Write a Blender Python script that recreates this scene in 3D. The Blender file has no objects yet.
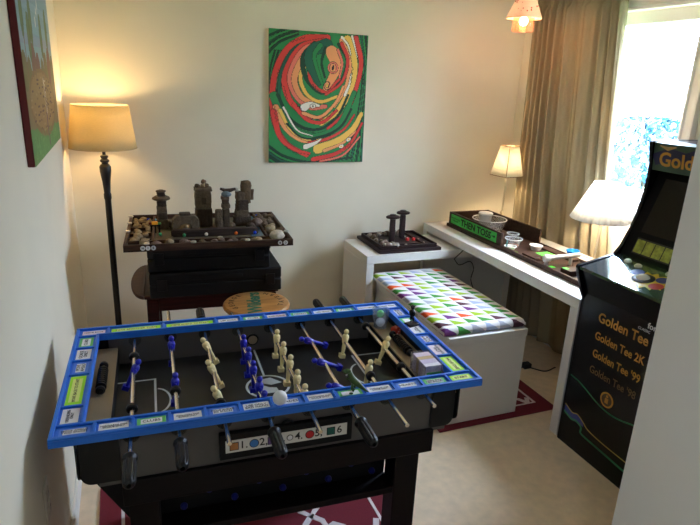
import bpy, bmesh, math, random
import numpy as np
from mathutils import Vector, Matrix, noise
R_ = random.Random(7)
S = bpy.context.scene
COL = S.collection
PI = math.pi
# ------------------------------------------------------------------ colour
def lin(c):
    return tuple(((v/255)/12.92 if v/255 <= .04045 else ((v/255+.055)/1.055)**2.4) for v in c)
# ------------------------------------------------------------------ materials
MATS = {}
def mat(name, rgb, rough=.6, metal=0., spec=.5, alpha=None, emit=None, estr=0, noise_amt=0, nscale=30, bump=0, bscale=80, coat=0, sheen=0):
    if name in MATS: return MATS[name]
    m = bpy.data.materials.new(name); m.use_nodes = True
    nt = m.node_tree; b = nt.nodes['Principled BSDF']
    c = lin(rgb)
    b.inputs['Base Color'].default_value = (*c, 1)
    b.inputs['Roughness'].default_value = rough
    b.inputs['Metallic'].default_value = metal
    b.inputs['Specular IOR Level'].default_value = spec
    b.inputs['Coat Weight'].default_value = coat
    b.inputs['Sheen Weight'].default_value = sheen
    if emit:
        b.inputs['Emission Color'].default_value = (*lin(emit), 1); b.inputs['Emission Strength'].default_value = estr
    tc = None
    if noise_amt or bump:
        tc = nt.nodes.new('ShaderNodeTexCoord')
    if noise_amt:
        n = nt.nodes.new('ShaderNodeTexNoise'); n.inputs['Scale'].default_value = nscale; n.inputs['Detail'].default_value = 6
        nt.links.new(tc.outputs['Object'], n.inputs['Vector'])
        r = nt.nodes.new('ShaderNodeValToRGB')
        r.color_ramp.elements[0].position = .3; r.color_ramp.elements[1].position = .7
        r.color_ramp.elements[0].color = (*[v*(1-noise_amt) for v in c], 1)
        r.color_ramp.elements[1].color = (*[min(1, v*(1+noise_amt)) for v in c], 1)
        nt.links.new(n.outputs['Fac'], r.inputs['Fac']); nt.links.new(r.outputs['Color'], b.inputs['Base Color'])
    if bump:
        n = nt.nodes.new('ShaderNodeTexNoise'); n.inputs['Scale'].default_value = bscale; n.inputs['Detail'].default_value = 4
        nt.links.new(tc.outputs['Object'], n.inputs['Vector'])
        bp = nt.nodes.new('ShaderNodeBump'); bp.inputs['Strength'].default_value = bump; bp.inputs['Distance'].default_value = .01
        nt.links.new(n.outputs['Fac'], bp.inputs['Height']); nt.links.new(bp.outputs['Normal'], b.inputs['Normal'])
    MATS[name] = m
    return m
def wood(name, c1, c2, rough=.45, scale=(3, 30, 30)):
    m = bpy.data.materials.new(name); m.use_nodes = True; nt = m.node_tree; b = nt.nodes['Principled BSDF']
    tc = nt.nodes.new('ShaderNodeTexCoord'); mp = nt.nodes.new('ShaderNodeMapping'); mp.inputs['Scale'].default_value = scale
    n = nt.nodes.new('ShaderNodeTexNoise'); n.inputs['Scale'].default_value = 2; n.inputs['Detail'].default_value = 8; n.inputs['Distortion'].default_value = 1.2
    r = nt.nodes.new('ShaderNodeValToRGB'); r.color_ramp.elements[0].position = .35; r.color_ramp.elements[1].position = .65
    r.color_ramp.elements[0].color = (*lin(c1), 1); r.color_ramp.elements[1].color = (*lin(c2), 1)
    nt.links.new(tc.outputs['Object'], mp.inputs['Vector']); nt.links.new(mp.outputs['Vector'], n.inputs['Vector'])
    nt.links.new(n.outputs['Fac'], r.inputs['Fac']); nt.links.new(r.outputs['Color'], b.inputs['Base Color'])
    b.inputs['Roughness'].default_value = rough; b.inputs['Specular IOR Level'].default_value = .5 if sum(c1) > 150 else .2
    return m
def shade_cloth(name, rgb, trans=.5, rough=.9, pleat=0):
    m = bpy.data.materials.new(name); m.use_nodes = True; nt = m.node_tree; nt.nodes.clear()
    out = nt.nodes.new('ShaderNodeOutputMaterial'); mx = nt.nodes.new('ShaderNodeMixShader'); d = nt.nodes.new('ShaderNodeBsdfDiffuse'); t = nt.nodes.new('ShaderNodeBsdfTranslucent')
    tc = nt.nodes.new('ShaderNodeTexCoord'); mp = nt.nodes.new('ShaderNodeMapping'); mp.inputs['Scale'].default_value = (60, 60, 500)
    n = nt.nodes.new('ShaderNodeTexNoise'); n.inputs['Scale'].default_value = 1.5; n.inputs['Detail'].default_value = 3
    r = nt.nodes.new('ShaderNodeValToRGB'); c = lin(rgb)
    r.color_ramp.elements[0].color = (*[v*.82 for v in c], 1); r.color_ramp.elements[1].color = (*[min(1, v*1.1) for v in c], 1)
    nt.links.new(tc.outputs['Object'], mp.inputs['Vector']); nt.links.new(mp.outputs['Vector'], n.inputs['Vector']); nt.links.new(n.outputs['Fac'], r.inputs['Fac'])
    for s in (d, t): nt.links.new(r.outputs['Color'], s.inputs['Color'])
    mx.inputs[0].default_value = trans
    nt.links.new(d.outputs[0], mx.inputs[1]); nt.links.new(t.outputs[0], mx.inputs[2]); nt.links.new(mx.outputs[0], out.inputs[0])
    return m
def clear(name, rgb=(235, 240, 245), trans=.75, milky=.1):
    m = bpy.data.materials.new(name); m.use_nodes = True; nt = m.node_tree; nt.nodes.clear()
    out = nt.nodes.new('ShaderNodeOutputMaterial'); m1 = nt.nodes.new('ShaderNodeMixShader'); m2 = nt.nodes.new('ShaderNodeMixShader')
    tr = nt.nodes.new('ShaderNodeBsdfTransparent'); gl = nt.nodes.new('ShaderNodeBsdfGlossy'); df = nt.nodes.new('ShaderNodeBsdfDiffuse'); fr = nt.nodes.new('ShaderNodeMath'); lw = nt.nodes.new('ShaderNodeLayerWeight')
    tr.inputs[0].default_value = (*lin(rgb), 1); df.inputs[0].default_value = (*lin(rgb), 1); gl.inputs['Roughness'].default_value = .05
    lw.inputs[0].default_value = .2; fr.operation = 'MULTIPLY_ADD'; fr.inputs[1].default_value = .35; fr.inputs[2].default_value = .03; nt.links.new(lw.outputs['Facing'], fr.inputs[0]); m1.inputs[0].default_value = milky
    nt.links.new(tr.outputs[0], m1.inputs[1]); nt.links.new(df.outputs[0], m1.inputs[2])
    nt.links.new(fr.outputs[0], m2.inputs[0]); nt.links.new(m1.outputs[0], m2.inputs[1]); nt.links.new(gl.outputs[0], m2.inputs[2]); nt.links.new(m2.outputs[0], out.inputs[0])
    return m
def attr_mat(name, rough=.6):
    m = bpy.data.materials.new(name); m.use_nodes = True; nt = m.node_tree; b = nt.nodes['Principled BSDF']
    a = nt.nodes.new('ShaderNodeAttribute'); a.attribute_name = 'paint'
    nt.links.new(a.outputs['Color'], b.inputs['Base Color']); b.inputs['Roughness'].default_value = rough
    return m
def bulb_mat(name, rgb, s):
    m = bpy.data.materials.new(name); m.use_nodes = True; nt = m.node_tree; nt.nodes.clear()
    out = nt.nodes.new('ShaderNodeOutputMaterial'); e = nt.nodes.new('ShaderNodeEmission'); e.inputs[0].default_value = (*lin(rgb), 1); e.inputs[1].default_value = s
    nt.links.new(e.outputs[0], out.inputs[0]); return m

# ------------------------------------------------------------------ mesh builder
class MB:
    def __init__(s): s.bm = bmesh.new()
    def _f(s, vs, mi=0):
        try:
            f = s.bm.faces.new(vs); f.material_index = mi; f.smooth = True; return f
        except ValueError: return None
    def box(s, x0, x1, y0, y1, z0, z1, mi=0, M=None):
        co = [(x0, y0, z0), (x1, y0, z0), (x1, y1, z0), (x0, y1, z0), (x0, y0, z1), (x1, y0, z1), (x1, y1, z1), (x0, y1, z1)]
        v = [s.bm.verts.new(M @ Vector(c) if M else c) for c in co]
        for q in ((3, 2, 1, 0), (4, 5, 6, 7), (0, 1, 5, 4), (1, 2, 6, 5), (2, 3, 7, 6), (3, 0, 4, 7)): s._f([v[i] for i in q], mi)
        return s
    def prism(s, poly, axis, a, b, mi=0, M=None):
        """poly: 2D outline; axis 0/1/2 extruded from a to b"""
        def p(u, w, t):
            c = {0: (t, u, w), 1: (u, t, w), 2: (u, w, t)}[axis]
            return M @ Vector(c) if M else c
        A = [s.bm.verts.new(p(u, w, a)) for u, w in poly]; B = [s.bm.verts.new(p(u, w, b)) for u, w in poly]
        n = len(poly)
        s._f(A[::-1], mi); s._f(B, mi)
        for i in range(n): s._f([A[i], A[(i+1) % n], B[(i+1) % n], B[i]], mi)
        return s
    def lathe(s, prof, c=(0, 0, 0), n=24, mi=0, M=None, sy=1., caps=True):
        rings = []
        for r, z in prof:
            ring = []
            for i in range(n):
                t = 2*PI*i/n; q = Vector((r*math.cos(t), r*math.sin(t)*sy, z))
                if M: q = M @ q
                ring.append(s.bm.verts.new(q + Vector(c)))
            rings.append(ring)
        for k in range(len(rings)-1):
            for i in range(n): s._f([rings[k][i], rings[k][(i+1) % n], rings[k+1][(i+1) % n], rings[k+1][i]], mi)
        if caps:
            s._f(rings[0][::-1], mi); s._f(rings[-1], mi)
        return s
    def cyl(s, p, q, r, r2=None, n=16, mi=0):
        p = Vector(p); q = Vector(q); d = q-p; L = d.length
        M = d.to_track_quat('Z', 'Y').to_matrix().to_4x4()
        return s.lathe([(r, 0), (r if r2 is None else r2, L)], p, n, mi, M)
    def sphere(s, c, r, n=16, mi=0, sc=(1, 1, 1)):
        prof = [(max(1e-4, r*math.sin(PI*k/(n//2))), -r*math.cos(PI*k/(n//2))) for k in range(n//2+1)]
        return s.lathe(prof, c, n, mi, Matrix.Diagonal((*sc, 1)))
    def tube(s, pts, r, n=8, mi=0, closed=False):
        pts = [Vector(p) for p in pts]; rings = []; N = len(pts)
        for i, p in enumerate(pts):
            if closed: d = pts[(i+1) % N]-pts[i-1]
            else: d = pts[min(i+1, N-1)]-pts[max(i-1, 0)]
            q = d.to_track_quat('Z', 'Y'); rr = r[i] if isinstance(r, (list, tuple)) else r
            rings.append([s.bm.verts.new(p + q @ Vector((rr*math.cos(2*PI*k/n), rr*math.sin(2*PI*k/n), 0))) for k in range(n)])
        for i in range(N if closed else N-1):
            A, B = rings[i], rings[(i+1) % N]
            for k in range(n): s._f([A[k], A[(k+1) % n], B[(k+1) % n], B[k]], mi)
        if not closed:
            s._f(rings[0][::-1], mi); s._f(rings[-1], mi)
        return s
    def grid(s, fn, nu, nv, mi=0, wrap=False):
        g = [[s.bm.verts.new(fn(i/nu, j/nv)) for j in range(nv+1)] for i in range(nu if wrap else nu+1)]
        for i in range(nu):
            A = g[i]; B = g[(i+1) % nu] if wrap else g[i+1]
            for j in range(nv): s._f([A[j], B[j], B[j+1], A[j+1]], mi)
        return s
    def ribbon(s, pts, w, nrm, t=.0008, mi=0, closed=False):
        """flat strip following pts lying on a surface with normal nrm"""
        nrm = Vector(nrm).normalized(); pts = [Vector(p) for p in pts]; N = len(pts); L = []
        for i, p in enumerate(pts):
            if closed: d = pts[(i+1) % N]-pts[i-1]
            else: d = pts[min(i+1, N-1)]-pts[max(i-1, 0)]
            sd = d.cross(nrm).normalized(); ww = w[i] if isinstance(w, (list, tuple)) else w
            L.append([s.bm.verts.new(p+sd*ww/2), s.bm.verts.new(p+sd*ww/2+nrm*t), s.bm.verts.new(p-sd*ww/2+nrm*t), s.bm.verts.new(p-sd*ww/2)])
        for i in range(N if closed else N-1):
            A, B = L[i], L[(i+1) % N]
            for k in range(4): s._f([A[k], A[(k+1) % 4], B[(k+1) % 4], B[k]], mi)
        if not closed: s._f(L[0][::-1], mi); s._f(L[-1], mi)
        return s
    def mesh(s, name, mats, angle=35):
        bmesh.ops.recalc_face_normals(s.bm, faces=s.bm.faces[:])
        me = bpy.data.meshes.new(name); s.bm.to_mesh(me); s.bm.free()
        for m in (mats if isinstance(mats, (list, tuple)) else [mats]): me.materials.append(m)
        me.set_sharp_from_angle(angle=math.radians(angle))
        return me
    def build(s, name, mats, parent=None, bevel=0, loc=None, rot=None, solid=0, angle=35, label=None, sub=0):
        o = bpy.data.objects.new(name, s.mesh(name, mats, angle)); COL.objects.link(o)
        if parent: o.parent = parent
        if loc: o.location = loc
        if rot: o.rotation_euler = rot
        if sub:
            md = o.modifiers.new('sub', 'SUBSURF'); md.levels = sub; md.render_levels = sub
        if solid:
            md = o.modifiers.new('solid', 'SOLIDIFY'); md.thickness = solid; md.offset = 0
        if bevel:
            md = o.modifiers.new('bevel', 'BEVEL'); md.width = bevel; md.segments = 2; md.limit_method = 'ANGLE'; md.angle_limit = math.radians(40)
        if label: o['label'] = label
        return o
def thing(name, label, cat, loc=(0, 0, 0), rz=0, group=None):
    o = bpy.data.objects.new(name, None); COL.objects.link(o); o.location = loc; o.rotation_euler = (0, 0, rz)
    return tag(o, label, cat, group)
def tag(o, label, cat, group=None, kind=None):
    o['label'] = label; o['category'] = cat
    if group: o['group'] = group
    if kind: o['kind'] = kind
    return o
def struct(o): o['kind'] = 'structure'; return o
def link_copy(o, name=None, parent=None, loc=None, rot=None):
    c = o.copy(); COL.objects.link(c)
    if parent: c.parent = parent
    if loc is not None: c.location = loc
    if rot is not None: c.rotation_euler = rot
    return c
def copy_tree(o, parent=None):
    c = link_copy(o, None, parent)
    for ch in list(o.children): copy_tree(ch, c)
    return c
TXT = {}
def text_mesh(body, size, ext=.0006, offset=0, sp=1., line=1., xs=1.):
    k = (body, size, ext, offset, sp, line, xs)
    if k in TXT: return TXT[k]
    cu = bpy.data.curves.new('txt', 'FONT'); cu.body = body; cu.size = size; cu.extrude = ext/2; cu.offset = offset; cu.align_x = 'CENTER'; cu.align_y = 'CENTER'
    cu.space_character = sp; cu.space_line = line; cu.resolution_u = 3
    o = bpy.data.objects.new('txt', cu); COL.objects.link(o); bpy.context.view_layer.update()
    me = bpy.data.meshes.new_from_object(o.evaluated_get(bpy.context.evaluated_depsgraph_get()))
    bpy.data.objects.remove(o); bpy.data.curves.remove(cu)
    if xs != 1:
        for v in me.vertices: v.co.x *= xs
    TXT[k] = me; return me
def text(body, size, m, parent, M, name='lettering', **kw):
    """M: 4x4 placing text (x right, y up, z out)"""
    me = text_mesh(body, size, **kw).copy(); me.materials.clear(); me.materials.append(m)
    me.transform(M)
    o = bpy.data.objects.new(name, me); COL.objects.link(o)
    if parent: o.parent = parent
    return o
def frame_M(o, x, y):
    x = Vector(x).normalized(); y = Vector(y).normalized(); z = x.cross(y)
    M = Matrix((x, y, z)).transposed().to_4x4(); M.translation = Vector(o); return M
def rock_mesh(name, seed, m, sc=(1, 1, .8), rough=.35, sub=3):
    bm = bmesh.new(); bmesh.ops.create_icosphere(bm, subdivisions=sub, radius=1)
    off = Vector((seed*7.1, seed*3.3, seed*1.7))
    for v in bm.verts:
        n = noise.noise(v.co*1.1+off)*rough + noise.noise(v.co*2.7+off)*rough*.4
        v.co = v.co*(1+n); v.co = Vector((v.co.x*sc[0], v.co.y*sc[1], v.co.z*sc[2]))
    for f in bm.faces: f.smooth = True
    me = bpy.data.meshes.new(name); bm.to_mesh(me); bm.free(); me.materials.append(m); return me

# ------------------------------------------------------------------ palette
WALL = mat('wall_paint', (232, 224, 204), .85, noise_amt=.02, nscale=4, bump=.05, bscale=300)
CEIL = mat('ceiling_paint', (244, 242, 238), .9)
TRIM = mat('trim_paint', (232, 228, 220), .45)
PILLAR = mat('near_wall_paint', (226, 222, 214), .85, bump=.05, bscale=300)
CARPET = mat('carpet_beige', (236, 210, 178), 1., noise_amt=.08, nscale=22, bump=.6, bscale=420, sheen=.2)
WHITE = mat('white_laminate', (216, 213, 209), .4)
BLACKP = mat('black_plastic', (10, 10, 12), .35, spec=.35)
BLACKM = mat('black_matte', (9, 8, 10), .7, spec=.3)
ESPRESSO = wood('espresso_wood', (10, 6, 7), (17, 11, 12), .5)
DKWOOD = wood('dark_brown_wood', (46, 32, 25), (66, 47, 37), .55)
MAHOG = wood('mahogany_wood', (38, 11, 10), (58, 18, 14), .4)
CHROME = mat('chrome', (225, 218, 205), .22, 1.)
BLUEP = mat('blue_frame_paint', (26, 108, 214), .42, noise_amt=.06, nscale=12)
BLUEM = mat('blue_player', (14, 22, 170), .35)
CREAM = mat('cream_player', (236, 216, 160), .4)
TAN = mat('tan_shelf', (158, 138, 110), .6)
GREYP = mat('grey_side_panel', (86, 82, 80), .6)
FIELD = mat('field_black', (30, 29, 28), .45)
LINEW = mat('field_line', (196, 200, 205), .5)
INK = mat('black_ink', (16, 16, 20), .8)
PAPER = mat('white_label', (228, 226, 232), .7)
LGREEN = mat('green_label', (96, 190, 106), .7)
LYEL = mat('lime_label', (170, 240, 50), .7)
LBLUE = mat('blue_label', (86, 130, 226), .7)
PALEY = mat('pale_yellow_label', (226, 240, 140), .7)
STONE_T = mat('tan_stone', (150, 130, 100), .9, noise_amt=.2, nscale=60, bump=.4, bscale=90)
STONE_G = mat('grey_brown_stone', (96, 80, 62), .9, noise_amt=.25, nscale=50, bump=.5, bscale=90)
STONE_D = mat('dark_brown_stone', (70, 55, 41), .9, noise_amt=.25, nscale=45, bump=.5, bscale=80)
STONE_P = mat('pinkish_stone', (122, 100, 90), .9, noise_amt=.2, nscale=50, bump=.4, bscale=90)
STONE_B = mat('blue_grey_stone', (112, 128, 136), .8, noise_amt=.2, nscale=50, bump=.3, bscale=90)
SHELLM = mat('white_shell', (190, 180, 162), .7, noise_amt=.25, nscale=70)
GOLD = mat('gold_print', (186, 132, 42), .5)
GLASSW = clear('window_glass', (250, 252, 255), milky=0.)
CLEARP = clear('clear_plastic', (246, 246, 246), milky=.12); RIMC = clear('plastic_rim', (246, 246, 246), milky=.6)
CUPP = clear('bluish_clear_plastic', (244, 248, 255), milky=.14)
WPLAS = mat('white_plastic', (225, 224, 220), .35)

# ------------------------------------------------------------------ room shell
XL, XR, YB, YF, ZC = -.27, 2.58, 3.415, -1.3, 2.42
PX, PY = 1.25, .962          # near corner wall on the right
WY0, WY1, WZ0, WZ1 = 2.09, 2.98, 1.09, 2.06   # window opening in right wall
struct(MB().box(XL-.1, XR+.1, YF-.1, YB+.1, -.1, 0).build('floor', CARPET))
struct(MB().box(XL-.1, XR+.1, YF-.1, YB+.1, ZC, ZC+.1).build('ceiling', CEIL))
struct(MB().box(XL-.1, XR+.1, YB, YB+.1, 0, ZC).build('wall_back', WALL))
VY0, VY1, VZ0, VZ1 = -.95, -.66, 1.74, 2.12   # added window behind the camera, put in to light the near wall
w = MB(); w.box(XL-.1, XL, VY1, YB, 0, ZC); w.box(XL-.1, XL, YF, VY0, 0, ZC); w.box(XL-.1, XL, VY0, VY1, 0, VZ0); w.box(XL-.1, XL, VY0, VY1, VZ1, ZC)
struct(w.build('wall_left', WALL))
w = MB(); w.box(XL-.07, XL-.03, VY0, VY0+.03, VZ0, VZ1); w.box(XL-.07, XL-.03, VY1-.03, VY1, VZ0, VZ1); w.box(XL-.07, XL-.03, VY0+.03, VY1-.03, VZ0, VZ0+.03); w.box(XL-.07, XL-.03, VY0+.03, VY1-.03, VZ1-.03, VZ1)
wf2 = struct(w.build('added_window', TRIM, bevel=.003))
MB().box(XL-.052, XL-.048, VY0+.03, VY1-.03, VZ0+.03, VZ1-.03).build('pane', GLASSW, wf2)
struct(MB().box(XL-.1, PX+.02, YF-.1, YF, 0, ZC).build('wall_front', WALL))
w = MB()
w.box(XR, XR+.12, PY, WY0, 0, ZC); w.box(XR, XR+.12, WY1, YB, 0, ZC); w.box(XR, XR+.12, WY0, WY1, 0, WZ0); w.box(XR, XR+.12, WY0, WY1, WZ1, ZC)
struct(w.build('wall_right', WALL))
struct(MB().box(PX, XR+.12, YF, PY, 0, ZC).build('wall_near', PILLAR))
def base(name, x0, x1, y0, y1):
    struct(MB().box(x0, x1, y0, y1, 0, .085).build(name, TRIM, bevel=.004))
base('baseboard_back', XL+.013, XR-.013, YB-.013, YB)
base('baseboard_left', XL, XL+.013, YF, YB)
base('baseboard_right', XR-.013, XR, PY, YB)
# window: frame, glass, casing, sill
fr = MB(); sw = .045
fr.box(XR+.045, XR+.085, WY0, WY1, WZ0, WZ0+sw); fr.box(XR+.045, XR+.085, WY0, WY1, WZ1-sw-.02, WZ1)
fr.box(XR+.045, XR+.085, WY0, WY0+sw-.01, WZ0, WZ1); fr.box(XR+.045, XR+.085, WY1-sw, WY1, WZ0, WZ1)
wf = struct(fr.build('window_1', TRIM, bevel=.004))
MB().box(XR+.062, XR+.068, WY0+.03, WY1-.04, WZ0+.04, WZ1-.06).build('pane', GLASSW, wf)
cs = MB()
prof = [(0, 0), (0, -.013), (.012, -.016), (.02, -.010), (.045, -.010), (.055, -.017), (.07, -.017), (.078, -.008), (.085, 0)]
cs.prism([(WY0-a, XR+b) for a, b in prof], 2, WZ0-.0, WZ1+.075, M=Matrix(((0, 1, 0, 0), (1, 0, 0, 0), (0, 0, 1, 0), (0, 0, 0, 1))))
cs.prism([(WY1+a, XR+b) for a, b in prof], 2, WZ0-.0, WZ1+.075, M=Matrix(((0, 1, 0, 0), (1, 0, 0, 0), (0, 0, 1, 0), (0, 0, 0, 1))))
cs.prism([(XR+b, WZ1+a) for a, b in prof], 1, WY0-.085, WY1+.085)
struct(cs.build('trim_1', TRIM))
si = MB(); si.box(XR-.014, XR+.044, WY0-.1, WY1+.1, WZ0-.025, WZ0-.001); si.box(XR-.010, XR, WY0-.08, WY1+.08, WZ0-.09, WZ0-.025)
struct(si.build('trim_2', TRIM, bevel=.004))

# ------------------------------------------------------------------ outdoors
struct(MB().box(XR+.2, 40, -20, 30, -.62, -.5).build('ground', mat('lawn', (70, 96, 60), .95, noise_amt=.3, nscale=3)))
LEAF = [mat('leaf_bluegreen', (14, 62, 80), .6), mat('leaf_pale', (34, 92, 106), .6), mat('leaf_deep', (8, 40, 58), .6)]
BARK = mat('bark', (90, 78, 66), .9)
def leafy(name, label, cx, cy, z0, z1, rad, n, seed):
    r = random.Random(seed); t = thing(name, label, 'tree', (cx, cy, -.5))
    mb = MB()
    for i in range(n):
        u = r.uniform(0, 2*PI); zz = r.uniform(z0, z1); k = rad*math.sqrt(max(.05, 1-((zz-(z0+z1)/2)/((z1-z0)/2))**2))*r.uniform(.55, 1.)
        p = Vector((k*math.cos(u), k*math.sin(u), zz+.5)); q = Vector((r.uniform(-1, 1), r.uniform(-1, 1), r.uniform(-.6, 1))).normalized()
        a = q.orthogonal().normalized(); b = q.cross(a); L = r.uniform(.04, .08); W = L*.42
        vs = [mb.bm.verts.new(p+a*L), mb.bm.verts.new(p+b*W+q*.008), mb.bm.verts.new(p-a*L), mb.bm.verts.new(p-b*W+q*.008)]
        mb._f(vs, r.randrange(3))
    mb.build('foliage', LEAF, t)
    tr = MB(); tr.tube([(0, 0, 0), (.03, 0, (z0+z1)/4+.3), (0, .02, (z0+z1)/2+.5)], [.07, .05, .03])
    for i in range(5):
        u = i*1.3; h = (z0+z1)/2*.5+.5+i*.12
        tr.tube([(0, 0, h-.3), (rad*.3*math.cos(u), rad*.3*math.sin(u), h), (rad*.7*math.cos(u), rad*.7*math.sin(u), h+.3)], [.03, .02, .01], n=6)
    tr.build('trunk', BARK, t)
leafy('garden_tree', 'blue-green leafy tree outside, its crown low in the middle of the window', 6.4, 5.6, -.2, 1.35, 1.25, 6200, 3)
leafy('garden_tree', 'taller pale tree outside, seen at the left edge of the glass beside the curtain', 6.6, 8.4, -.2, 2.2, .6, 2600, 5)
leafy('garden_tree', 'bushy tree outside at the right of the window, behind the arcade cabinet top', 5.0, 3.2, -.3, 1.45, .7, 3600, 8)
# ------------------------------------------------------------------ rugs
BURG = mat('burgundy_pile', (112, 20, 38), .95, noise_amt=.12, nscale=120, bump=.4, bscale=500)
RUGW = mat('rug_ivory_yarn', (226, 212, 212), .95, bump=.3, bscale=500)
def trellis(mb, x0, x1, y0, y1, cw, ch, w, z):
    # moroccan quatrefoil lattice: wavy lines crossing
    def quat(cx, cy):
        P = []
        base_ = [(0, .5), (.10, .42), (.12, .34), (.20, .36), (.30, .30), (.36, .20), (.34, .12), (.42, .10), (.5, 0)]
        for sx, sy, rev in ((1, 1, 0), (1, -1, 1), (-1, -1, 0), (-1, 1, 1)):
            b = base_[::-1] if rev else base_
            P += [(cx+sx*a*cw, cy+sy*c*ch) for a, c in b[:-1]]
        return P
    ny = int((y1-y0)/ch*2)+3; nx = int((x1-x0)/cw)+2
    for j in range(0, ny, 2):
        for i in range(nx):
            cx = x0+(i+(.5 if j % 2 else 0))*cw; cy = y0+j*ch*.5
            P = quat(cx, cy); run = []
            for k in range(len(P)+1):
                p = P[k % len(P)]
                if x0 <= p[0] <= x1 and y0 <= p[1] <= y1: run.append((p[0], p[1], z))
                else:
                    if len(run) > 1: mb.ribbon(run, w, (0, 0, 1), .002)
                    run = []
            if len(run) > 1: mb.ribbon(run, w, (0, 0, 1), .002)
def rug(label, x0, x1, y0, y1, rz=0):
    t = thing('area_rug', label, 'rug', (0, 0, 0), 0)
    MB().box(x0, x1, y0, y1, 0, .008).build('pile', BURG, t, bevel=.003)
    mb = MB(); trellis(mb, x0+.09, x1-.09, y0+.09, y1-.09,   .34, .46, .024, .0075); mb.build('lattice_pattern', RUGW, t, angle=8)
    b = MB(); i = .085; b.ribbon([(x0+i, y0+i, .0076), (x1-i, y0+i, .0076), (x1-i, y1-i, .0076), (x0+i, y1-i, .0076)], .016, (0, 0, 1), .002, closed=True); b.build('border_line', RUGW, t, angle=8)
    return t
rug('burgundy rug with ivory lattice pattern lying under the foosball table', -.185, .925, .95, 2.16)
rug('burgundy rug with thin ivory border line under the white storage bench', 1.36, 2.085, 2.075, 3.05)

# ------------------------------------------------------------------ foosball table
TA = -.043; T0 = Vector((-.2213, 1.35, 0)); TL, TW = 1.2086, .669
def TWd(a, b, z): return Vector((T0.x+a*math.cos(TA)-b*math.sin(TA), T0.y+a*math.sin(TA)+b*math.cos(TA), z))
ft = thing('foosball_table', 'dark wood foosball table with chrome rods standing on the burgundy rug', 'foosball table', T0, TA)
RZ = .745; FZ = .655
RA = [.187+.119*k for k in range(8)]
mb = MB(); mb.box(.13, 1.066, .046, .614, .64, FZ); mb.build('playfield', FIELD, ft)
mb = MB(); mb.box(.10, 1.11, .03, .046, .6, .756); fp = mb.build('front_panel', GREYP, ft, bevel=.002)
mb = MB(); mb.box(.10, 1.11, .614, .63, .6, .756); mb.build('back_panel', GREYP, ft, bevel=.002)
for a0, a1, s in ((.055, .13, 0), (1.066, 1.152, 1)):
    mb = MB(); mb.box(a0, a1, .046, .614, .62, .714); eb = mb.build('end_block', BLACKM, ft, bevel=.002)
    MB().box(a0, a1, .046, .614, .714, .72).build('shelf_board', TAN, eb, bevel=.001, label='tan ball shelf at the table end')
def rounded(x0, x1, z0, z1, r, corners):
    P = []
    for cx, cz, a0, on in ((x1-r, z1-r, 0, corners[1]), (x0+r, z1-r, 90, corners[0]), (x0+r, z0+r, 180, corners[3]), (x1-r, z0+r, 270, corners[2])):
        if on:
            for k in range(7):
                t = math.radians(a0+15*k); P.append((cx+r*math.cos(t), cz+r*math.sin(t)))
        else:
            t = math.radians(a0+45); P.append((cx+r*(1 if math.cos(t) > 0 else -1), cz+r*(1 if math.sin(t) > 0 else -1)))
    return P
for a0, a1, cr in ((.06, .158, (0, 0, 0, 1)), (1.052, 1.13, (0, 0, 1, 0))):
    for b0, b1 in ((.02, .03), (.63, .64)):
        mb = MB(); mb.prism(rounded(a0, a1, .618, .756, .028, cr), 1, b0, b1); mb.build('corner_plate', BLACKP, ft, bevel=.0015)
    mb = MB()
    aa = .055 if a0 < .5 else 1.152
    mb.prism(rounded(.03, .63, .618, .756, .028, (0, 0, 1, 1)), 0, aa-.004, aa); mb.build('end_panel', BLACKP, ft)
def dec(name, fn, m=LINEW, parent=ft):
    mb = MB(); fn(mb); return mb.build(name, m, parent)
cxf, cyf = sum(RA)/8, .335
dec('centre_line', lambda q: q.ribbon([(cxf, .05, FZ), (cxf, cyf-.070, FZ)], .007, (0, 0, 1)))
dec('centre_line', lambda q: q.ribbon([(cxf, cyf+.070, FZ), (cxf, .61, FZ)], .007, (0, 0, 1)))
dec('centre_circle', lambda q: q.ribbon([(cxf+.070*math.cos(t*PI/24), cyf+.070*math.sin(t*PI/24), FZ) for t in range(48)], .008, (0, 0, 1), closed=True))
dec('centre_emblem', lambda q: q.prism([(cxf-.036, cyf+.044), (cxf+.018, cyf+.054), (cxf+.05, cyf+.014), (cxf+.012, cyf+.006), (cxf-.014, cyf+.022)], 2, FZ, FZ+.0008))
dec('centre_emblem', lambda q: q.prism([(cxf-.05, cyf-.010), (cxf-.02, cyf+.012), (cxf+.004, cyf-.010), (cxf+.026, cyf-.016), (cxf+.03, cyf-.044), (cxf-.034, cyf-.046)], 2, FZ, FZ+.0008))
for s, a0, a1 in ((0, .13, .247), (1, 1.066, .95)):
    def gb(q, a0=a0, a1=a1, s=s):
        q.ribbon([(a0, .475, FZ), (a1, .475, FZ)], .007, (0, 0, 1)).ribbon([(a1, .4785, FZ), (a1, .1915, FZ)], .007, (0, 0, 1)).ribbon([(a0, .195, FZ), (a1, .195, FZ)], .007, (0, 0, 1))
    dec('goal_area_line', gb)
    def ar(q, a1=a1, s=s):
        d = 1 if s == 0 else -1
        q.ribbon([(a1+d*(.045*math.cos(t)), .335+.075*math.sin(t), FZ) for t in [(-80+k*10)*PI/180 for k in range(17)]], .006, (0, 0, 1))
    dec('penalty_arc', ar)
    d = 1 if s == 0 else -1
    dec('penalty_spot', lambda q: q.lathe([(.006, FZ), (.006, FZ+.0008)], (a1+d*.065, .34, 0), 12))
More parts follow.
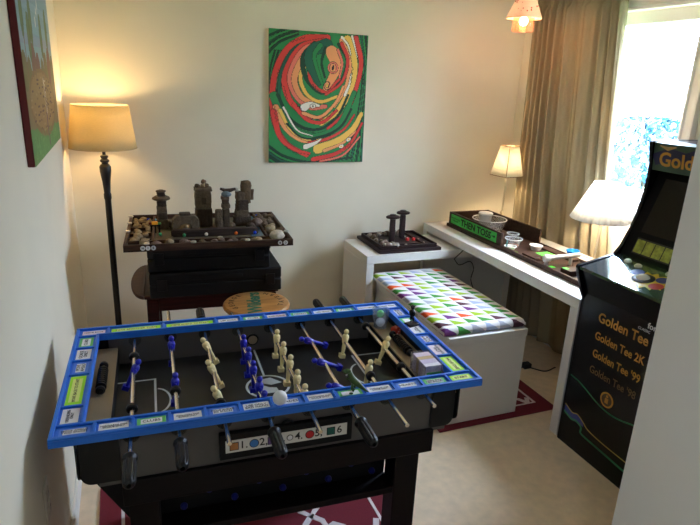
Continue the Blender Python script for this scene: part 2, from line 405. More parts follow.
for b, bb, r in ((.029, .025, .019), (.613, .609, .019)):
    mb = MB(); mb.tube([(cxf-.005+r*math.cos(t*PI/12), bb, .70+r*math.sin(t*PI/12)) for t in range(24)], .0045, closed=True)
    h = mb.build('ball_hole_ring', BLACKP, ft)
    MB().lathe([(r-.002, 0), (r-.002, .003)], (cxf-.005, bb+(.002 if bb < .3 else -.001), .70), 20, M=Matrix.Rotation(PI/2, 4, 'X')).build('hole_insert', TAN if bb > .3 else GREYP, h)
# lower carcass
mb = MB(); mb.box(.155, 1.066, .018, .07, .532, .612); mb.build('front_rail', ESPRESSO, ft, bevel=.003)
mb = MB(); mb.box(.155, 1.062, .59, .622, .525, .615); mb.build('back_rail', ESPRESSO, ft, bevel=.003)
for a0, a1 in ((.155, .187), (1.01, 1.042)):
    MB().box(a0, a1, .07, .59, .525, .615).build('side_rail', ESPRESSO, ft, bevel=.003)
for a0, a1 in ((.165, .245), (.955, 1.037)):
    for b0, b1 in ((.045, .125), (.535, .615)):
        lg = MB().box(a0, a1, b0, b1, .012, .525).build('leg', ESPRESSO, ft, bevel=.004)
        lv = MB(); lv.lathe([(.03, .009), (.03, .013)], ((a0+a1)/2, (b0+b1)/2, 0), 20); lv.build('foot_leveller', BLACKP, lg)
for a0, a1 in ((.09, .17),):
    for b0 in (.05, .585):
        MB().prism([(a0, .6), (a1, .6), (a1, .46)] if a0 < .5 else [(a1, .6), (a0, .6), (a1, .46)], 1, b0, b0+.03).build('corner_bracket', BLACKM, ft)
MB().box(1.037, 1.042, .06, .085, .40, .44).build('hinge_plate', BLACKP, ft, bevel=.002)
# pegboard box between the legs
pb = MB(); pb.box(.245, .955, .13, .14, .372, .525); pb.build('peg_panel', BLACKM, ft)
MB().box(.245, .955, .05, .13, .372, .396).build('lower_rail', ESPRESSO, ft, bevel=.002)
PEGB = mat('blue_peg', (22, 30, 120), .3)
def peg_mesh():
    m_ = MB(); m_.lathe([(.011, 0), (.011, .006), (.008, .011), (.003, .013)], (0, 0, 0), 14, M=Matrix.Rotation(PI/2, 4, 'X')); return m_.mesh('peg', PEGB)
pm = peg_mesh()
for row, (z, off) in enumerate(((.50, .0), (.455, .075), (.41, .0))):
    for k in range(5):
        a = .31+k*.15+off
        if a > .93: continue
        o = bpy.data.objects.new('peg', pm); COL.objects.link(o); o.parent = ft; o.location = (a, .13, z)
m_ = MB(); m_.lathe([(.011, 0), (.011, .006), (.008, .011), (.003, .013)], (0, 0, 0), 14, M=Matrix.Rotation(PI/2, 4, 'X')); o = m_.build('peg', WPLAS, ft, loc=(.52, .13, .478), label='single white peg')
# number plaque
pl = MB().box(.408, .79, .012, .0295, .632, .712).build('plaque_backing', BLACKM, ft, bevel=.002)
PZ = .673
pw = MB().box(.424, .773, .0105, .012, PZ-.019, PZ+.019).build('number_strip', mat('plaque_white', (214, 212, 208), .6), pl)
def PF(a, z): return frame_M((a, .0104, z), (1, 0, 0), (0, 0, 1))
cols = dict(br=mat('mark_brown', (170, 112, 60), .6), bl=mat('mark_blue', (50, 110, 180), .6), rd=mat('mark_red', (190, 30, 34), .6), gr=mat('mark_green', (20, 92, 78), .6), pu=mat('mark_purple', (90, 60, 120), .6))
for k, (a, kind, c, num) in enumerate(((.447, 's', 'br', '1.'), (.502, 'c', 'bl', '2,'), (.552, 's', 'pu', '3.'), (.603, 'o', None, '4.'), (.661, 'c', 'rd', '5,'), (.724, 's', 'gr', '6'))):
    q = MB()
    if kind == 's': q.box(a-.0125, a+.0125, .0098, .0105, PZ-.0125, PZ+.0125, 1); q.box(a-.0105, a+.0105, .0093, .0098, PZ-.0105, PZ+.0105, 0)
    else:
        rr = .0135 if kind == 'c' else .0095
        q.lathe([(rr, 0), (rr, .0007)], (a, .0105, PZ), 20, 1, Matrix.Rotation(PI/2, 4, 'X')); q.lathe([(rr-.0022, 0), (rr-.0022, .0012)], (a, .0105, PZ), 20, 0, Matrix.Rotation(PI/2, 4, 'X'))
    q.build('colour_mark', [cols[c] if c else PAPER, INK], pw)
    text(num, .033, INK, pw, PF(a+.026, PZ), name='numeral', offset=.0004)
# rods
HAND = mat('rod_handle_rubber', (10, 11, 14), .42, spec=.4)
def player_mesh(m):
    q = MB()
    q.sphere((0, 0, .040), .0105, 14)
    q.lathe([(.0045, .026), (.006, .031)], (0, 0, 0), 12)
    q.lathe([(.008, -.012), (.0105, -.008), (.0125, .004), (.0145, .017), (.0125, .025), (.006, .030)], (0, 0, 0), 16, sy=1.15)
    q.lathe([(.0085, -.012), (.0078, -.03), (.0062, -.047), (.0065, -.056)], (0, 0, 0), 14, sy=1.25)
    q.box(-.013, .010, -.011, .011, -.070, -.054)
    for s in (-1, 1): q.tube([(0, s*.0145, .018), (0, s*.0175, .006), (.002, s*.0155, -.008)], [.0048, .0042, .0035], n=8)
    bmesh.ops.scale(q.bm, vec=(.88, .88, .92), verts=q.bm.verts[:])
    return q.mesh('player', m, 50)
PB, PC = player_mesh(BLUEM), player_mesh(CREAM)
q = MB(); q.lathe([(.0085, -.008), (.0155, -.008), (.0155, .004), (.012, .008), (.0085, .008)], (0, 0, 0), 18, M=Matrix.Rotation(PI/2, 4, 'X')); BUMP = q.mesh('bumper', BLACKP)
def handle_mesh():
    q = MB()
    def fn(u, v):
        t = 2*PI*u; z = v*.112
        prof = [(0, .0125), (.05, .0185), (.11, .0185), (.15, .014), (.3, .0165), (.8, .0165), (.95, .014), (1, .006)]
        for k in range(len(prof)-1):
            if prof[k][0] <= v <= prof[k+1][0]:
                f = (v-prof[k][0])/(prof[k+1][0]-prof[k][0]); r = prof[k][1]*(1-f)+prof[k+1][1]*f; break
        if .17 < v < .93: r *= 1-.17*max(0, math.cos(8*t))
        return (r*math.cos(t), -z, r*math.sin(t))
    q.grid(fn, 48, 26, wrap=True)
    return q.mesh('handle', HAND, 60)
HM = handle_mesh()
q = MB(); q.lathe([(.0065, -.010), (.019, -.010), (.021, -.004), (.021, 0), (.0065, 0)], (0, 0, 0), 18, M=Matrix.Rotation(PI/2, 4, 'X')); BEAR = q.mesh('rod_bearing', BLACKP)
def put(name, me, parent, loc, rot=(0, 0, 0)):
    o = bpy.data.objects.new(name, me); COL.objects.link(o); o.parent = parent; o.location = loc; o.rotation_euler = rot; return o
rods = [  # front tip, handle front?, back tip, handle back?, team, tilt, players, bumpers
    (-.075, 1, .715, 0, PB, 27, [.372], [.477, .155]),
    (-.045, 1, .84, 0, PB, 3, [.512, .252], [.222]),
    (-.078, 0, .735, 1, PC, -24, [.482, .315, .150], [.118]),
    (-.062, 1, .77, 0, PB, 2, [.468, .369, .270, .165, .082], []),
    (-.088, 0, .70, 2, PC, 5, [.482, .380, .281, .180, .090], []),
    (-.078, 1, .735, 0, PB, -70, [.452, .283, .118], []),
    (-.122, 0, .725, 1, PC, 8, [.425, .186], [.160]),
    (-.052, 0, .73, 1, PC, 22, [.340], [.53, .192])]
for k, (bf, hf, bb, hb, team, tilt, pls, bps) in enumerate(rods):
    a = RA[k]
    q = MB(); q.lathe([(.0055, 0), (.0065, .001), (.0065, bb-bf-.001), (.0055, bb-bf)], (0, 0, 0), 14, M=Matrix.Rotation(-PI/2, 4, 'X'))
    rod = q.build('rod', CHROME, ft, loc=(a, bf, RZ))
    if hf: put('handle', HM, rod, (0, .012, 0))
    if hb == 1: put('handle', HM, rod, (0, bb-bf-.012, 0), (0, 0, PI))
    for p in pls: put('player', team, rod, (0, p-bf, 0), (0, math.radians(tilt+R_.uniform(-2, 2)), 0))
    for p in bps: put('bumper', BUMP, rod, (0, p-bf, 0))
    put('rod_bearing', BEAR, ft, (a, .614, RZ-.004)); put('rod_bearing', BEAR, ft, (a, .03, RZ-.004))
# rod through the bearings: bearings are collars, no blocking faces needed

# ------------------------------------------------------------------ blue game frame lying on the table
gf = thing('game_board_frame', 'blue board game frame with paper space labels lying on the foosball table rim', 'board game frame', (T0.x, T0.y, .7565), TA)
IA0, IA1, IB0, IB1 = .0745, TL-.0755, .064, TW-.064
H1, H2 = .018, .0255
mb = MB()
mb.box(0, TL, 0, IB0, 0, H1); mb.box(0, TL, IB1, TW, 0, H1); mb.box(0, IA0, IB0, IB1, 0, H1); mb.box(IA1, TL, IB0, IB1, 0, H1)
mb.build('base_board', BLUEP, gf)
mb = MB(); r = .011
mb.box(0, TL, 0, r, H1, H2); mb.box(0, TL, TW-r, TW, H1, H2); mb.box(0, r, r, TW-r, H1, H2); mb.box(TL-r, TL, r, TW-r, H1, H2)
mb.build('outer_rim', BLUEP, gf, bevel=.002)
mb = MB(); r2 = .008
mb.box(IA0-r2, IA1+r2, IB0-r2, IB0, H1, H2-.001); mb.box(IA0-r2, IA1+r2, IB1, IB1+r2, H1, H2-.001)
mb.box(IA0-r2, IA0, IB0, IB1, H1, H2-.001); mb.box(IA1, IA1+r2, IB0, IB1, H1, H2-.001)
mb.build('inner_rim', BLUEP, gf, bevel=.0015)
dv = []
def divider(x0, x1, y0, y1): dv.append((x0, x1, y0, y1))
LC = {'w': PAPER, 'g': LGREEN, 'y': LYEL, 'b': LBLUE, 'p': mat('pink_white_label', (232, 214, 222), .7), 'Y': PALEY}
def space(cx, cy, w, h, kind, body, rz=0):
    M = Matrix.Translation((cx, cy, H1)) @ Matrix.Rotation(rz, 4, 'Z')
    q = MB(); q.box(-w/2, w/2, -h/2, h/2, 0, .0006, M=M)
    o = q.build('space_label', LC[kind], gf)
    if kind in 'gb' or (kind == 'y'):
        q = MB(); iw = .74 if kind != 'y' else .8; q.box(-w*iw/2, w*iw/2, -h*.31, h*.31, .0006, .0010, M=M); q.build('label_paper', PAPER if kind != 'y' else PALEY, o)
    if body:
        L = max(len(s) for s in body.split('\n')); sz = min(h*.42 if '\n' in body else h*.5, w*.86/(L*.56)); sz = min(sz, .017)*.9
        text(body, sz, INK, o, M @ Matrix.Translation((0, 0, .0014)), ext=.0004, line=.85)
pit = (TL-.022)/13
FR = [('b', 'MOVE AHEAD\nTWO SPACES'), ('w', 'FORWARDS AND\nGOALIE ONLY'), ('g', 'CLUBS'), ('w', 'DEFENDERS AND\nGOALIE ONLY'), ('b', 'MOVE AHEAD\nSIX SPACES'), ('w', 'USE ONLY\nBAD HAND'), ('b', 'SPADES'), ('w', 'FORWARDS AND\nGOALIE ONLY'), ('g', ''), ('w', 'DEFENDERS AND\nGOALIE ONLY'), ('b', 'HEARTS'), ('g', 'MOVE BACK\nSIX SPACES'), ('y', 'START')]
yc = (r+IB0-r2)/2
for k, (c, s) in enumerate(FR):
    space(.011+pit*(k+.5), yc, pit-.020, .034, c, s)
    if k: divider(.011+pit*k-.004, .011+pit*k+.004, r, IB0-r2)
yb = TW-yc; x = .011
for k, (c, s, n) in enumerate([('p', 'MOVE BACK', 1), ('y', 'TAKE ANOTHER TURN', 2), ('y', 'MOVE AHEAD TO START', 2), ('w', 'USE ONLY', 1), ('g', 'CLUBS', 1), ('p', 'BAD HAND', 1), ('g', 'HEARTS', 1), ('w', 'USE ONLY', 1), ('g', 'SPADES', 1), ('w', 'FORWARDS', 1), ('w', 'DEFENDERS', 1)]):
    space(x+pit*n/2, yb, pit*n-.020, .030, c, s if c != 'y' else s)
    if k: divider(x-.004, x+.004, IB1+r2, TW-r)
    x += pit*n
pv = (IB1-IB0)/6; xc = (r+IA0-r2)/2; y = IB0
for k, (c, s, n) in enumerate([('w', 'DEFENDERS\nONLY', 1), ('y', 'MOVE BACK TO START', 2), ('b', 'MOVE\nAHEAD', 1), ('w', 'GOALIE\nONLY', 1), ('g', 'CLUBS', 1)]):
    space(xc, y+pv*n/2, pv*n-.018, .042, c, s, PI/2)
    divider(r, IA0-r2, y-.004, y+.004)
    y += pv*n
divider(r, IA0-r2, y-.004, y+.004)
y = IB0; xc2 = (IA1+r2+TL-r)/2
for k, (c, s, n) in enumerate([('y', 'MOVE ONE', 1.3), ('p', 'FORWARDS\nONLY', 1), ('b', 'MOVE\nAHEAD', .9), ('w', 'DEFENDERS\nONLY', .9), ('g', '', .9), ('b', 'USE ONLY\nBAD HAND', 1)]):
    space(xc2, y+pv*n/2, pv*n-.018, .044, c, s, -PI/2)
    divider(IA1+r2, TL-r, y-.004, y+.004)
    y += pv*n
divider(IA1+r2, TL-r, y-.004, y+.004)
for d in dv:
    MB().box(*d, H1, H2-.002).build('divider', BLUEP, gf, bevel=.001)
FTOP = .7565+H2

# ------------------------------------------------------------------ things on the foosball table
def at(name, label, cat, a, b, z, rz=0, group=None): return thing(name, label, cat, TWd(a, b, z), TA+rz, group)
BALLW = mat('white_ball', (222, 222, 226), .45)
o = MB().sphere((0, 0, .02), .0205, 20).build('game_ball', BALLW, loc=TWd(.575, .016, FTOP-.0005)); tag(o, 'white ball resting on the front edge of the blue game frame', 'ball')
# green dinosaur
DIN = mat('dinosaur_green', (62, 92, 40), .45, noise_amt=.25, nscale=60); DBEL = mat('dinosaur_pale', (120, 140, 80), .5)
dt = at('dinosaur_figurine', 'small green tyrannosaur toy standing on the green space of the blue frame', 'toy dinosaur', .797, .032, .7565+H1+.0012, PI*.82)
q = MB()   # faces +x locally
q.tube([(-.055, 0, .012), (-.045, 0, .016), (-.03, 0, .026), (-.016, 0, .036), (0, 0, .044), (.012, 0, .058), (.016, 0, .07), (.02, 0, .079)], [.002, .004, .007, .0115, .014, .012, .009, .009], n=12)
q.sphere((.027, 0, .083), .0105, 14, sc=(1.35, .85, .85)); q.sphere((.038, 0, .081), .0075, 12, sc=(1.2, .85, .7)); q.sphere((.035, 0, .0735), .0055, 10, sc=(1.5, .8, .45))
for s in (-1, 1):
    q.tube([(0, s*.010, .042), (.008, s*.014, .028), (-.004, s*.014, .014), (.002, s*.014, .003)], [.010, .009, .0055, .0045], n=10)
    q.sphere((.007, s*.014, .003), .0055, 10, sc=(1.6, 1, .6))
q.build('body', DIN, dt, sub=1); dt.scale = (.80,)*3
for s in (-1, 1):
    q = MB(); q.tube([(.016, s*.010, .062), (.024, s*.013, .057), (.030, s*.012, .060)], [.0035, .0028, .002], n=8); q.build('arm', DIN, dt)
    MB().sphere((.030, s*.008, .087), .0018, 8).build('eye', INK, dt)
# black standing figure on base
kf = at('game_figurine', 'small black standing figure on a square base on the right rim of the frame', 'figurine', 1.168, .438, .7565+H1+.0012, .3)
q = MB(); q.box(-.022, .022, -.018, .018, 0, .008); q.build('base', BLACKP, kf, bevel=.002)
q = MB()
for s in (-1, 1): q.tube([(.001, s*.006, .007), (.002, s*.0065, .022), (0, s*.005, .036)], [.005, .0048, .0058], n=10)
q.lathe([(.009, .034), (.0105, .046), (.0125, .054), (.007, .060), (.004, .063)], (0, 0, 0), 14, sy=1.25)
q.sphere((0, 0, .069), .0075, 14)
q.tube([(0, -.013, .055), (-.006, -.017, .046), (-.013, -.010, .042)], [.0042, .0038, .003], n=8)
q.tube([(0, .013, .055), (.004, .018, .045), (.002, .017, .036)], [.0042, .0038, .003], n=8)
q.build('body', BLACKP, kf, sub=1)
q = MB(); q.lathe([(.009, .0735), (.0075, .078), (.002, .081)], (0, 0, 0), 12); q.build('helmet', BLACKP, kf)
# clear cup with balls
cup = at('plastic_cup', 'clear bluish plastic cup holding two balls on the tan shelf in the back right corner', 'cup', 1.0955, .566, .7205)
prof = [(.026, .0), (.034, .072), (.0355, .074), (.0335, .074), (.0325, .072), (.0245, .003)]
MB().lathe(prof, (0, 0, 0), 32, caps=False).lathe([(.0265, 0), (.0265, .0025)], (0, 0, 0), 32).build('wall', CUPP, cup)
p = TWd(1.0925, .560, .7235+.0185); o = MB().sphere((0, 0, 0), .0180, 18).build('table_tennis_ball', BALLW, loc=p); tag(o, 'white ball lying at the bottom of the clear plastic cup', 'ball')
p = TWd(1.095, .569, .7235+.0505); o = MB().sphere((0, 0, 0), .0155, 18).build('table_tennis_ball', mat('green_ball', (88, 190, 110), .4), loc=p); tag(o, 'green ball on top inside the clear plastic cup', 'ball')
# red die
rd = at('game_die', 'large red die on the tan shelf beside the clear cup', 'die', 1.128, .488, .7205, .5)
MB().box(-.0145, .0145, -.0145, .0145, 0, .029).build('cube', mat('die_red', (196, 58, 40), .4), rd, bevel=.004)
q = MB()
for px, pz in ((-.007, .008), (.007, .021), (0, .0145)): q.lathe([(.0022, 0), (.0022, .0004)], (px, -.0145, pz), 10, M=Matrix.Rotation(PI/2, 4, 'X'))
for px, py in ((-.006, -.006), (.006, .006)): q.lathe([(.0022, .029), (.0022, .0294)], (px, py, 0), 10)
q.build('pips', WPLAS, rd)
# score counters (ribbed rollers)
def counter(label, a, b, rz, n=9):
    t = at('score_counter', label, 'score counter', a, b, .7205, rz)
    q = MB(); q.cyl((0, -.085, .016), (0, .095, .016), .0045); q.build('axle', mat('steel_axle', (90, 88, 84), .35, 1.), t)
    for k in range(n):
        y = -.062+k*.0128; q = MB(); q.lathe([(.009, 0), (.0155, .0015), (.0155, .0075), (.009, .009)], (0, y, .016), 18, M=Matrix.Rotation(-PI/2, 4, 'X')); q.build('bead', BLACKP, t)
    for y in (-.085, .072): 
        q = MB(); q.lathe([(.008, 0), (.0135, .004), (.0135, .012), (.008, .016)], (0, y, .016), 18, M=Matrix.Rotation(-PI/2, 4, 'X')); q.build('end_stop', BLACKP, t)
counter('black beaded score counter lying on the left tan shelf of the table', .096, .375, 0)
counter('black beaded score counter on the right shelf between red die and card box', 1.102, .375, 0)
# card box
cb = at('card_box', 'clear plastic card box full of cards in the front right corner of the table', 'card box', 1.0985, .165, .7205, 0)
q = MB(); W2, D2, HH = .033, .055, .062
for d in ((-W2, W2, -D2, -D2+.002), (-W2, W2, D2-.002, D2), (-W2, -W2+.002, -D2, D2), (W2-.002, W2, -D2, D2)): q.box(*d, 0, HH)
q.box(-W2, W2, -D2, D2, 0, .002); q.build('tray', clear('card_box_plastic', (240, 240, 244), milky=.10), cb)
decks = [(-.048, -.028, 'card_white', (220, 216, 226)), (-.027, .0, 'card_lilac', (206, 190, 214)), (.001, .020, 'card_tan', (206, 176, 128)), (.021, .048, 'card_pinkish', (216, 200, 212))]
for y0, y1, nm, c in decks:
    o = MB().box(-.028, .028, y0, y1, 0, .056).build('card_stack', mat(nm, c, .7, noise_amt=.1, nscale=200), loc=TWd(1.0985, .165, .7235), rot=(0, 0, TA))
    tag(o, {'card_white': 'stack of white cards at the front of the clear card box', 'card_lilac': 'stack of lilac cards second from the front in the card box', 'card_tan': 'stack of tan cards third from the front in the card box', 'card_pinkish': 'stack of pinkish cards at the back of the clear card box'}[nm], 'cards', 'card stacks in the clear box')
MB().box(-.026, .026, -D2-.0006, -D2, .012, .040).build('green_card_label', mat('card_green', (70, 160, 90), .6), cb)

# ------------------------------------------------------------------ floor lamp
LX, LY = -.0905, 3.19
fl = thing('floor_lamp', 'black turned floor lamp with glowing beige drum shade in the left corner', 'lamp', (LX, LY, 0)); fl.scale = (1.029, 1.029, .9925)
BLKW = mat('lamp_black', (22, 18, 15), .35)
q = MB(); q.lathe([(.13, 0), (.132, .012), (.10, .022), (.04, .03), (.022, .05), (.016, .07), (.0155, 1.0)], (0, 0, 0), 32); q.build('base', BLKW, fl)
q = MB(); q.lathe([(.0155, 1.0), (.0185, 1.01), (.0185, 1.03), (.0155, 1.04), (.02, 1.10), (.027, 1.15), (.0275, 1.175), (.022, 1.186), (.015, 1.19), (.015, 1.196), (.022, 1.202), (.022, 1.21), (.014, 1.216), (.019, 1.226), (.019, 1.232), (.008, 1.238), (.008, 1.34)], (0, 0, 0), 24); q.build('pole', BLKW, fl)
SHB = shade_cloth('beige_linen_shade', (232, 214, 162), .30)
q = MB(); q.grid(lambda u, v: ((.156-.026*v)*math.cos(2*PI*u), (.156-.026*v)*math.sin(2*PI*u), 1.272+.213*v), 64, 4, wrap=True); sh = q.build('lamp_shade', SHB, fl, solid=.002)
q = MB()
for z, rr in ((1.273, .1565), (1.484, .1305)): q.tube([(rr*math.cos(t*PI/24), rr*math.sin(t*PI/24), z) for t in range(48)], .0022, closed=True, n=6)
for k in range(3): q.tube([(.008, 0, 1.40) if 0 else (.012*math.cos(k*2.09), .012*math.sin(k*2.09), 1.335), (.130*math.cos(k*2.09), .130*math.sin(k*2.09), 1.482)], .0016, n=6)
q.build('shade_ring', mat('shade_trim', (200, 178, 138), .8), sh)
MB().sphere((0, 0, 1.44), .028, 18, sc=(1, 1, 1.25)).build('light_bulb', bulb_mat('bulb_floor', (255, 218, 158), 50), fl)
# ------------------------------------------------------------------ paintings (pigment is the picture itself)
def canvas(name, label, w, h, d, img, loc, rz, side):
    """front faces -y locally; img: (H,W,3) sRGB array, row 0 top"""
    t = thing(name, label, 'painting', loc, rz)
    MB().box(-w/2, w/2, .001, d, 0, h).build('stretcher', side, t, bevel=.003)
    Hn, Wn = img.shape[:2]
    xs = np.linspace(-w/2, w/2, Wn+1); zs = np.linspace(h, 0, Hn+1)
    V = [(x, 0, z) for z in zs for x in xs]
    F = [(j*(Wn+1)+i, (j+1)*(Wn+1)+i, (j+1)*(Wn+1)+i+1, j*(Wn+1)+i+1) for j in range(Hn) for i in range(Wn)]
    me = bpy.data.meshes.new('painted_face'); me.from_pydata(V, [], F)
    a = me.color_attributes.new('paint', 'FLOAT_COLOR', 'CORNER')
    s = img.reshape(-1, 3)/255.; l = np.where(s <= .04045, s/12.92, ((s+.055)/1.055)**2.4)
    arr = np.ones((len(F), 4, 4), np.float32); arr[:, :, :3] = l[:, None, :]
    a.data.foreach_set('color', arr.ravel()); me.materials.append(attr_mat('canvas_paint_'+name))
    o = bpy.data.objects.new('painted_face', me); COL.objects.link(o); o.parent = t
    return t
def spline(P, n=14):
    P = np.array(P, float); out = []
    Q = np.vstack([2*P[0]-P[1], P, 2*P[-1]-P[-2]])
    for i in range(1, len(Q)-2):
        for t in np.linspace(0, 1, n, endpoint=False):
            out.append(.5*((2*Q[i])+(-Q[i-1]+Q[i+1])*t+(2*Q[i-1]-5*Q[i]+4*Q[i+1]-Q[i+2])*t*t+(-Q[i-1]+3*Q[i]-3*Q[i+1]+Q[i+2])*t**3))
    out.append(P[-1]); return np.array(out)
class Pic:
    def __init__(s, W, H, sx, sy, bg):
        s.W, s.H = W, H; s.im = np.empty((H, W, 3)); s.im[:] = bg
        s.X, s.Y = np.meshgrid((np.arange(W)+.5)/W*sx, (np.arange(H)+.5)/H*sy)
    def stroke(s, pts, w0, w1, c, edge=None, n=14):
        P = spline(pts, n); m = len(P); D = np.full(s.X.shape, 1e9)
        for i in range(m-1):
            a, b = P[i], P[i+1]; d = b-a; L = d@d+1e-9
            t = np.clip(((s.X-a[0])*d[0]+(s.Y-a[1])*d[1])/L, 0, 1)
            f = (i+t)/(m-1); ww = w0+(w1-w0)*f
            D = np.minimum(D, np.hypot(s.X-a[0]-t*d[0], s.Y-a[1]-t*d[1])-ww/2)
        if edge is not None: s.im[D < edge[1]] = edge[0]
        s.im[D < 0] = c
    def ell(s, cx, cy, rx, ry, rot, c, edge=None):
        a = math.radians(rot); x = (s.X-cx)*math.cos(a)+(s.Y-cy)*math.sin(a); y = -(s.X-cx)*math.sin(a)+(s.Y-cy)*math.cos(a)
        D = (np.hypot(x/rx, y/ry)-1)*min(rx, ry)
        if edge is not None: s.im[D < edge[1]] = edge[0]
        s.im[D < 0] = c
# abstract swirl, working units: 340 x 455
G, DG, RD, OR, YE, WH, KK, TE, PK = (38, 142, 76), (8, 66, 46), (226, 64, 56), (246, 166, 108), (248, 204, 96), (244, 238, 226), (20, 22, 24), (20, 98, 74), (240, 126, 104)
pc = Pic(170, 224, 340, 455, G)
E_ = (KK, 1.3); rn = random.Random(11)
def st(P, w0, w1, c, e=E_): pc.stroke([(x-54, y-40) for x, y in P], w0, w1, c, e)
for k in range(7): st([(352+k*8, 40), (378+k*5, 160), (372+k*4, 300), (330+k*10, 500)], 6, 5, [DG, G, TE, (50, 150, 80)][k % 4])
for k in range(6): st([(50, 432+k*12), (110, 472+k*10), (210, 494+k*8), (350, 478+k*12)], 7, 5, [DG, (44, 150, 76), TE][k % 3])
for k in range(5): st([(50, 66+k*14), (90, 46+k*9), (150, 26+k*7)], 6, 4, [DG, (44, 150, 76)][k % 2])
for k in range(5): st([(58+k*5, 250), (58+k*5, 180), (74+k*6, 110)], 4, 4, [DG, G][k % 2])
st([(350, 52), (372, 130), (362, 210), (330, 300), (260, 372)], 18, 10, RD); st([(336, 46), (356, 130), (346, 200)], 8, 5, WH)
st([(250, 58), (170, 66), (110, 110), (74, 190), (66, 290), (80, 370), (120, 430), (186, 468)], 22, 16, RD)
st([(236, 74), (166, 84), (120, 124), (92, 196), (88, 270)], 14, 10, TE)
st([(320, 60), (346, 140), (338, 220), (300, 300), (236, 352)], 30, 18, YE); st([(300, 64), (330, 140), (322, 220), (280, 290)], 18, 12, OR)
st([(240, 74), (160, 100), (110, 190), (122, 268), (176, 322), (236, 334)], 30, 12, RD); st([(236, 84), (170, 108), (128, 190), (146, 256), (196, 296), (250, 292)], 30, 14, PK)
st([(216, 100), (170, 130), (140, 200), (164, 260), (214, 286)], 26, 14, OR); st([(180, 140), (160, 196), (182, 250), (230, 276), (290, 256)], 14, 10, YE)
st([(72, 262), (104, 340), (170, 392), (236, 396), (304, 352), (352, 240)], 30, 16, G); st([(84, 256), (120, 330), (176, 370), (240, 370), (296, 322), (330, 250)], 9, 6, DG)
st([(140, 290), (186, 340), (240, 348), (290, 306)], 16, 8, RD); st([(172, 318), (230, 330), (284, 280), (312, 220)], 12, 8, OR)
st([(78, 300), (112, 372), (164, 414), (226, 424)], 22, 6, OR); st([(92, 310), (130, 378), (184, 412), (236, 408)], 12, 4, YE); st([(70, 316), (92, 400), (140, 446), (196, 462)], 22, 8, RD); st([(104, 300), (150, 376), (206, 398)], 7, 3, WH); st([(116, 356), (160, 400), (214, 412)], 5, 3, DG)
st([(226, 446), (300, 416), (352, 372), (382, 316)], 34, 14, YE); st([(250, 452), (316, 424), (364, 380)], 12, 6, OR); st([(196, 424), (260, 408), (320, 372), (356, 320)], 12, 6, RD); st([(182, 438), (216, 424), (236, 410)], 18, 4, WH); st([(204, 410), (262, 392), (310, 360), (344, 300)], 8, 5, DG)
st([(210, 484), (290, 464), (346, 424), (386, 350)], 16, 8, RD); st([(236, 492), (320, 468), (380, 400)], 8, 6, PK)
st([(206, 80), (168, 128), (180, 196), (238, 244), (300, 206), (322, 130), (290, 76)], 16, 10, DG); st([(300, 74), (324, 130), (306, 204), (250, 250)], 12, 8, RD); st([(190, 136), (196, 204), (244, 240), (296, 196)], 13, 9, RD)
st([(246, 84), (198, 104), (190, 150), (224, 212)], 46, 18, TE); st([(226, 84), (206, 120), (222, 180), (236, 214)], 16, 8, G); st([(244, 92), (232, 140), (244, 190)], 8, 5, DG)
st([(266, 104), (284, 150), (272, 188), (250, 226)], 42, 22, OR); st([(288, 96), (304, 140), (296, 190)], 9, 6, PK)
pc.ell(272-54, 157-40, 18, 20, 0, PK, E_); pc.ell(272-54, 157-40, 11, 14, 0, OR, E_); pc.ell(272-54, 157-40, 4, 10, 12, KK)
st([(258, 226), (262, 210), (250, 206), (242, 218), (250, 234), (266, 228)], 3, 3, KK, None); pc.ell(253-54, 220-40, 4, 5, 0, YE, E_)
st([(174, 298), (196, 286), (226, 290)], 26, 8, WH); pc.ell(205-54, 292-40, 10, 7, -8, WH, E_); pc.ell(205-54, 292-40, 4, 3, 0, KK); st([(318, 250), (332, 214), (338, 176)], 10, 4, WH); st([(300, 52), (322, 76), (334, 110)], 9, 3, WH)
for (x, y) in ((312, 436), (338, 410)): pc.ell(x-54, y-40, 9, 6, -35, WH, E_); pc.ell(x-54, y-40, 4, 3, -35, YE)
for (x, y, d, L) in ((84, 200, 95, 60), (76, 320, 80, 60), (150, 70, 160, 50), (110, 250, 75, 50), (215, 230, 40, 40), (340, 180, 95, 60), (130, 450, 35, 50), (310, 300, 120, 50), (330, 440, 140, 50), (160, 300, 45, 40), (250, 330, 160, 40), (190, 380, 20, 50), (380, 200, 90, 60)):
    d = math.radians(d); st([(x+u*math.cos(d)+(3 if i % 2 else -3)*math.sin(d), y+u*math.sin(d)-(3 if i % 2 else -3)*math.cos(d)) for i, u in enumerate(np.linspace(-L/2, L/2, 9))], 1.8, 1.4, KK, None)
canvas('abstract_painting', 'unframed abstract canvas of red, green and yellow swirls on the back wall', .612, .757, .020, pc.im, (1.122, 3.3945, 1.149), 0, mat('canvas_side', (206, 196, 176), .8))
